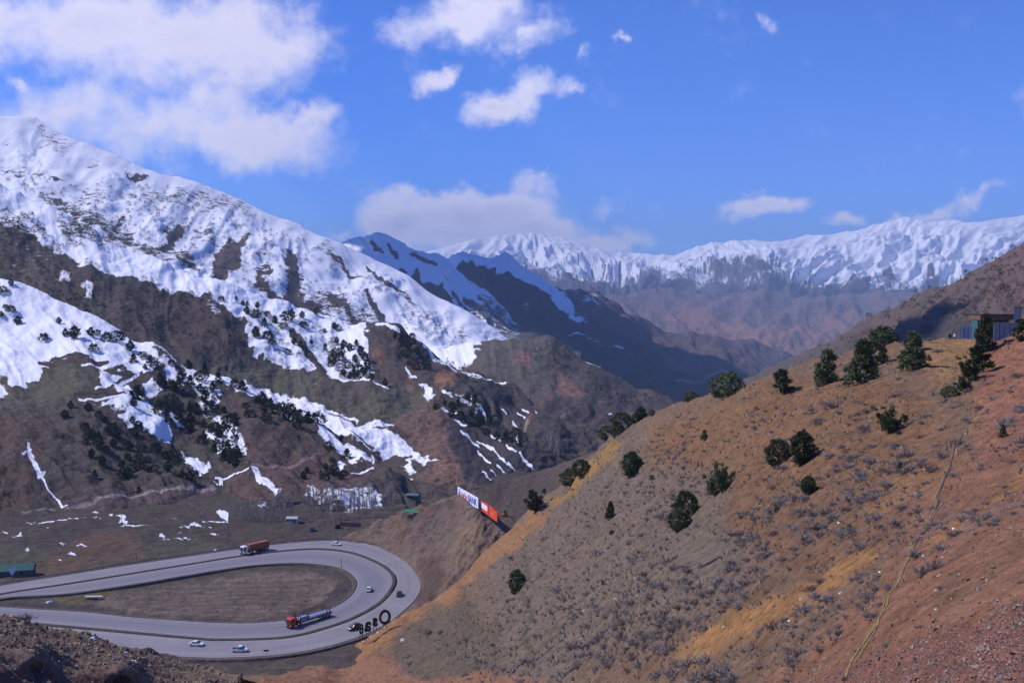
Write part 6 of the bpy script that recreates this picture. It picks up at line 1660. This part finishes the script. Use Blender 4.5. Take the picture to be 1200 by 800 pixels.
def person(px, py, d, top, legs, label, h=1.7, rz=0.0):
    p = place(px, py, d); r = empty('person', p, rz, label, 'person')
    M_SKIN = mat('skin', (.45, .28, .2), .6)
    V = [(0, 0, .92, .13), (0, 0, 1.2, .14), (0, 0, 1.42, .12), (0, 0, 1.5, .05), (0, 0, 1.58, .08), (0, 0, 1.68, .075), (-.2, 0, 1.4, .05), (-.25, .03, 1.12, .042), (-.2, -.1, .9, .032), (.2, 0, 1.4, .05), (.26, .03, 1.13, .042), (.22, -.08, .9, .032),
         (-.1, 0, .84, .085), (-.11, .0, .47, .06), (-.12, .03, .08, .045), (-.12, -.12, .04, .035), (.1, 0, .84, .085), (.12, -.03, .47, .06), (.13, 0, .08, .045), (.13, -.15, .04, .035)]
    E = [(0, 1), (1, 2), (2, 3), (3, 4), (4, 5), (2, 6), (6, 7), (7, 8), (2, 9), (9, 10), (10, 11), (0, 12), (12, 13), (13, 14), (14, 15), (0, 16), (16, 17), (17, 18), (18, 19)]
    me = bpy.data.meshes.new('body'); me.from_pydata([v[:3] for v in V], E, []); o = bpy.data.objects.new('body', me); col.objects.link(o); o.parent = r
    bpy.context.view_layer.objects.active = o; o.select_set(True); bpy.ops.mesh.customdata_skin_add(); o.modifiers.new('skin', 'SKIN')
    for i, v in enumerate(V): me.skin_vertices[0].data[i].radius = (v[3], v[3] * .8)
    me.skin_vertices[0].data[0].use_root = True; o.modifiers.new('sub', 'SUBSURF').levels = 1; me.materials.append(M_SKIN)
    MB().loft([[(x * 1.0 * w, y * w * .65, z) for x, y in [(math.cos(t * .785), math.sin(t * .785)) for t in range(8)]] for z, w in ((.78, .2), (1.0, .19), (1.25, .215), (1.43, .2), (1.5, .08))]).build('jacket', top, r)
    for sx, kx in ((-1, -.11), (1, .12)):
        MB().loft([[(kx + math.cos(t * .785) * w, math.sin(t * .785) * w, z) for t in range(8)] for z, w in ((.9, .115), (.48, .085), (.08, .075))]).build('trouser_leg', legs, r)
        MB().loft([[(sx * a + math.cos(t * .785) * w, .02 + math.sin(t * .785) * w, z) for t in range(8)] for z, a, w in ((1.44, .19, .07), (1.14, .255, .06), (.95, .22, .05))]).build('sleeve', top, r)
    MB().loft([[(math.cos(t * .785) * w, .01 + math.sin(t * .785) * w, z) for t in range(8)] for z, w in ((1.64, .085), (1.7, .092), (1.76, .05))]).build('hair', M_BLACK, r)
def top_px(px):
    p = PATCH['hill']; i = int((px - p.x0) / (p.x1 - p.x0) * (p.nx - 1)); b = 1e9
    for j in range(60):
        q = p.P[j, i]; t = math.atan2(HC - q[2], q[1]) - TILT; b = min(b, 400 + math.tan(t) * FPX)
    return b
try:
    yy = top_px(1113); q = PATCH['hill'].P[0, 0]
    dd_ = on('hill', 1113, 394.5).y
    person(1113, yy + 5, dd_ + 3, mat('dark_navy_jacket', (.02, .02, .035), .8), M_BLACK, 'person in dark clothes on the knoll, left of the one in white', rz=.4)
    person(1119, top_px(1119) + 4.5, dd_ + 3, mat('white_jacket', (.6, .62, .7), .8), mat('dark_blue_trousers', (.03, .04, .1), .8), 'person in a white top on the knoll, right of the one in dark clothes', rz=-.3)
except Exception as ex:
    print('person failed', ex)
# ------------------------------------------------------------------ hoses, log, cable on the hillside
def tube_along(name, pts, r, m, label, cat, lift=.03, n=6, step=6, key='hill'):
    P = []
    for (x0, y0), (x1, y1) in zip(pts[:-1], pts[1:]):
        k = max(1, int(math.hypot(x1 - x0, y1 - y0) / step))
        for i in range(k): t = i / k; P.append(on(key, x0 + (x1 - x0) * t, y0 + (y1 - y0) * t) + Vector((0, 0, lift)))
    P.append(on(key, *pts[-1]) + Vector((0, 0, lift)))
    c = P[0].copy(); rings = []
    for i, p in enumerate(P):
        d = (P[min(i + 1, len(P) - 1)] - P[max(i - 1, 0)]).normalized(); u = d.cross(Vector((0, 0, 1))).normalized(); w = u.cross(d)
        rings.append([tuple(p - c + u * math.cos(t * 6.283 / n) * r + w * math.sin(t * 6.283 / n) * r) for t in range(n)])
    o = MB().loft(rings).build(name, m); o.location = c
    return tag(o, label, cat)
M_HOSE = mat('dusty_yellow_hose', (.3, .2, .08), .7, var=.3)
tube_along('hose', [(1132, 500), (1127, 520), (1118, 545), (1106, 572), (1098, 590), (1088, 608), (1078, 628), (1072, 640)], .07, mat('dark_dusty_hose', (.12, .09, .07), .8), 'thin dark hose running down the slope above the yellow one', 'hose', step=4)
tube_along('hose', [(1104, 588), (1090, 605), (1078, 625), (1072, 642), (1062, 662), (1054, 682), (1044, 702), (1036, 720), (1026, 738), (1012, 757), (1000, 776), (992, 795)], .045, M_HOSE, 'dusty yellow hose running down the red slope to the scree', 'hose', step=4)
tube_along('hose', [(1070, 642), (1059, 665), (1052, 682), (1042, 700), (1034, 718), (1030, 735), (1018, 757), (1004, 778)], .03, M_HOSE, 'second thinner yellow hose twisted beside the first', 'hose', step=4)
tube_along('cable', [(600, 788), (606, 779), (614, 773), (622, 771), (634, 768), (642, 764), (650, 759)], .16, M_CHASS, 'dark bent cable lying at the bottom of the left flank', 'cable', step=3)
tube_along('log', [(824, 671), (833, 666), (846, 657.5)], .14, mat('dark_log', (.05, .04, .045), .9), 'straight dark log lying on the tan slope', 'log', lift=.14, step=30)
tube_along('log', [(664, 785), (672, 786), (680, 788)], .12, mat('dark_branch', (.06, .045, .04), .9), 'short dark branch on the reddish soil at the bottom', 'log', lift=.1, step=9)

# litter and pale stones caught in the shrubs
M_PLAS = mat('white_plastic', (.8, .8, .85), .4)
LIT = [(721, 702), (745, 678), (751, 701), (686, 717), (680, 748), (962, 701), (984, 694), (945, 756), (924, 726), (1083, 652), (1031, 670), (937, 701), (1119, 622), (984, 614), (1098, 715), (851, 737), (1076, 580), (1189, 499), (1129, 505), (1012, 576)]
zz = ['low on the left flank', 'in the shrubs of mid slope', 'on the right part of the slope']
for k, (x, y) in enumerate(LIT):
    q = on('hill', x, y); s_ = pxm(3.2, q.y); mb = MB().box(-.5, -.35, -.1, .5, .35, .35, top=.6).box(.1, -.2, .1, .7, .3, .5, top=.4); o = mb.build('plastic_bag', M_PLAS); o.location = q; o.scale = (s_, s_, s_); o.rotation_euler = (0, .2, k * 1.1)
    tag(o, 'white scrap of litter ' + zz[0 if x < 760 else 1 if x < 990 else 2], 'litter', 'litter ' + zz[0 if x < 760 else 1 if x < 990 else 2])

# ------------------------------------------------------------------ rubble bank at the lower left
A_TOP = [(-160, 715), (0, 723), (30, 727), (50, 730), (75, 735), (95, 739), (115, 748), (150, 757), (180, 763), (200, 768), (230, 778), (260, 785), (290, 792), (330, 803)]
A_CT = []
for x in (-160, -60, 40, 140, 240, 330):
    t = curve(A_TOP, x); yl = 762 + .17 * x if x < 200 else 800
    dd = 19 + x * .035
    A_CT += [(x, t, dd + 9), (x, (t + yl) / 2, dd + 3.5), (x, yl, dd), (x, yl + 24, dd - .02), (x, yl + 45, dd - 3), (x, yl + 110, dd - 7)]
def rel_bank(x, y, z, px, py, d):
    return fbm(x / 1.4, y / 2.6, 301, 4) * .28 + fbm(x / .25, y / .3, 303, 4) * .075
def pt_bank(X, Y, c, s, P):
    A = Painter(X, Y, c, s, 311, 6.0, 20.0)
    A.col([(-200, 780), (60, 782), (200, 805), (200, 900), (-200, 900)], (.16, .085, .065), 8)
    return A.c, A.s
M_BANK = terrain_mat('bank_earth', .35, .9, var=.5)
patch('rubble_bank', -160, 330, A_TOP, [(-160, 880), (330, 880)], A_CT, 1.3, 0, pt_bank, M_BANK, rel_bank, back=(.35, .75), col0=(.2, .14, .1), key='bank')
g = np.random.default_rng(99)
RK = [rock_mesh('rubble_rock', 60 + k, M_ROCKB, .3, 1) for k in range(6)]
bs = []
for _ in range(5200):
    x = float(g.uniform(-150, 320)); t = float(curve(A_TOP, x)); y = t + abs(float(g.normal(0, 1))) * 34 + 1.5
    if y > 840: continue
    yl = 764 + .17 * x
    if x < 180 and yl - 1 < y < yl + 19 and g.uniform() < .85: continue
    near_top = math.exp(-((y - t) / 30) ** 2)
    s_ = float(g.uniform(.02, .055)) + float(g.uniform(0, 1)) ** 3 * (.04 + .12 * near_top)
    bs.append((s_, x, y))
bs.sort(key=lambda q: -q[0]); GROUPED.clear()
for k, (s_, x, y) in enumerate(bs[:260]):
    q = on('bank', x, y); o = bpy.data.objects.new('rock', RK[int(g.integers(0, 6))]); col.objects.link(o); o.location = q; o.scale = (s_ * 1.25, s_ * 1.1, s_ * .9); o.rotation_euler = tuple(float(v) for v in g.uniform(0, 6.28, 3))
    tag(o, 'brown rock in the rubble of the near bank', 'rock', 'rocks of the rubble bank'); GROUPED.setdefault('r', []).append((o, x, y, s_))
spread_labels()
P = np.array([on('bank', x, y) for s_, x, y in bs[260:]])
stones('rubble', P, (.02, .065), g, M_RUB)
for k, (x, y, w, m, l) in enumerate([(147, 766, 7, mat('blue_bag_plastic', (.35, .45, .75), .4), 'pale blue plastic bag on the rubble bank'), (156, 777, 8, M_PLAS, 'white plastic litter on the rubble bank below the blue bag'), (107, 751, 7, M_PLAS, 'white flattened scrap among the rubble near the bank top')]):
    q = on('bank', x, y); s_ = pxm(w, q.y); o = MB().box(-.5, -.3, -.1, .5, .3, .3, top=.55).box(-.9, -.2, -.05, -.3, .2, .15, top=.6).build('plastic_bag', m); o.location = q; o.scale = (s_,) * 3; tag(o, l, 'litter')
sd_ = SHR[0]
for k, (x, y) in enumerate([(26, 731), (100, 741)]):
    q = on('bank', x, y); o = bpy.data.objects.new('bare_shrub', SHRM[k]); col.objects.link(o); o.location = q; o.scale = (.55, .55, .45) if k == 0 else (.3, .3, .25)
    tag(o, ('greyish tuft of dry twigs on the rim of the rubble bank', 'small dry tuft among the rocks of the bank rim')[k], 'shrub')

# ------------------------------------------------------------------ clouds above, out of the frame; their shade lies on the ridge
M_CLOUD = mat('cloud_white', (.85, .85, .88), 1.0, var=.03)
def cloud(center, rx, ry, rz_, seed, ang=0.0):
    bm = bmesh.new(); bmesh.ops.create_icosphere(bm, subdivisions=5, radius=1.0)
    n = np.array([v.co[:] for v in bm.verts])
    k = 1 + .45 * fbm(n[:, 0] * 2.2 + seed, n[:, 1] * 2.2 + n[:, 2], seed, 5)
    for v, q in zip(bm.verts, k): v.co *= float(q)
    for v in bm.verts: v.co = Vector((v.co.x * rx, v.co.y * ry, v.co.z * rz_ * (1 if v.co.z > 0 else .35)))
    me = bpy.data.meshes.new('cloud'); bm.to_mesh(me); bm.free(); me.materials.append(M_CLOUD); o = bpy.data.objects.new('cloud', me); col.objects.link(o); o.location = center; o.rotation_euler = (0, 0, ang); tag(o, kind='stuff')
def over(px, py, d, alt):
    p = Vector(map(float, at(px, py, d))); t = (alt - p.z) / to_sun.z; return p + to_sun * t
cloud(over(620, 368, 5250, 3000), 640, 1420, 200, 3, R(8))
cloud(over(780, 440, 4700, 3000), 480, 1000, 180, 5, R(-10))
cloud(over(1000, 416, 1150, 2900), 180, 120, 60, 8, R(20))

# ------------------------------------------------------------------ haze
def haze():
    hb = MB().box(-30500, -30500, -1300, 30500, 30500, 2150)
    m = bpy.data.materials.new('haze_air'); m.use_nodes = True; t = m.node_tree; t.nodes.clear(); N = NT(t)
    out = N.n('ShaderNodeOutputMaterial'); v = N.n('ShaderNodeVolumePrincipled')
    v.inputs['Color'].default_value = (0.52, 0.7, 1.0, 1); v.inputs['Density'].default_value = HAZE_DENSITY
    v.inputs['Anisotropy'].default_value = 0.0
    t.links.new(v.outputs[0], out.inputs['Volume'])
    o = hb.build('haze', m); o['kind'] = 'stuff'
HAZE_DENSITY = 4.8e-5
haze()
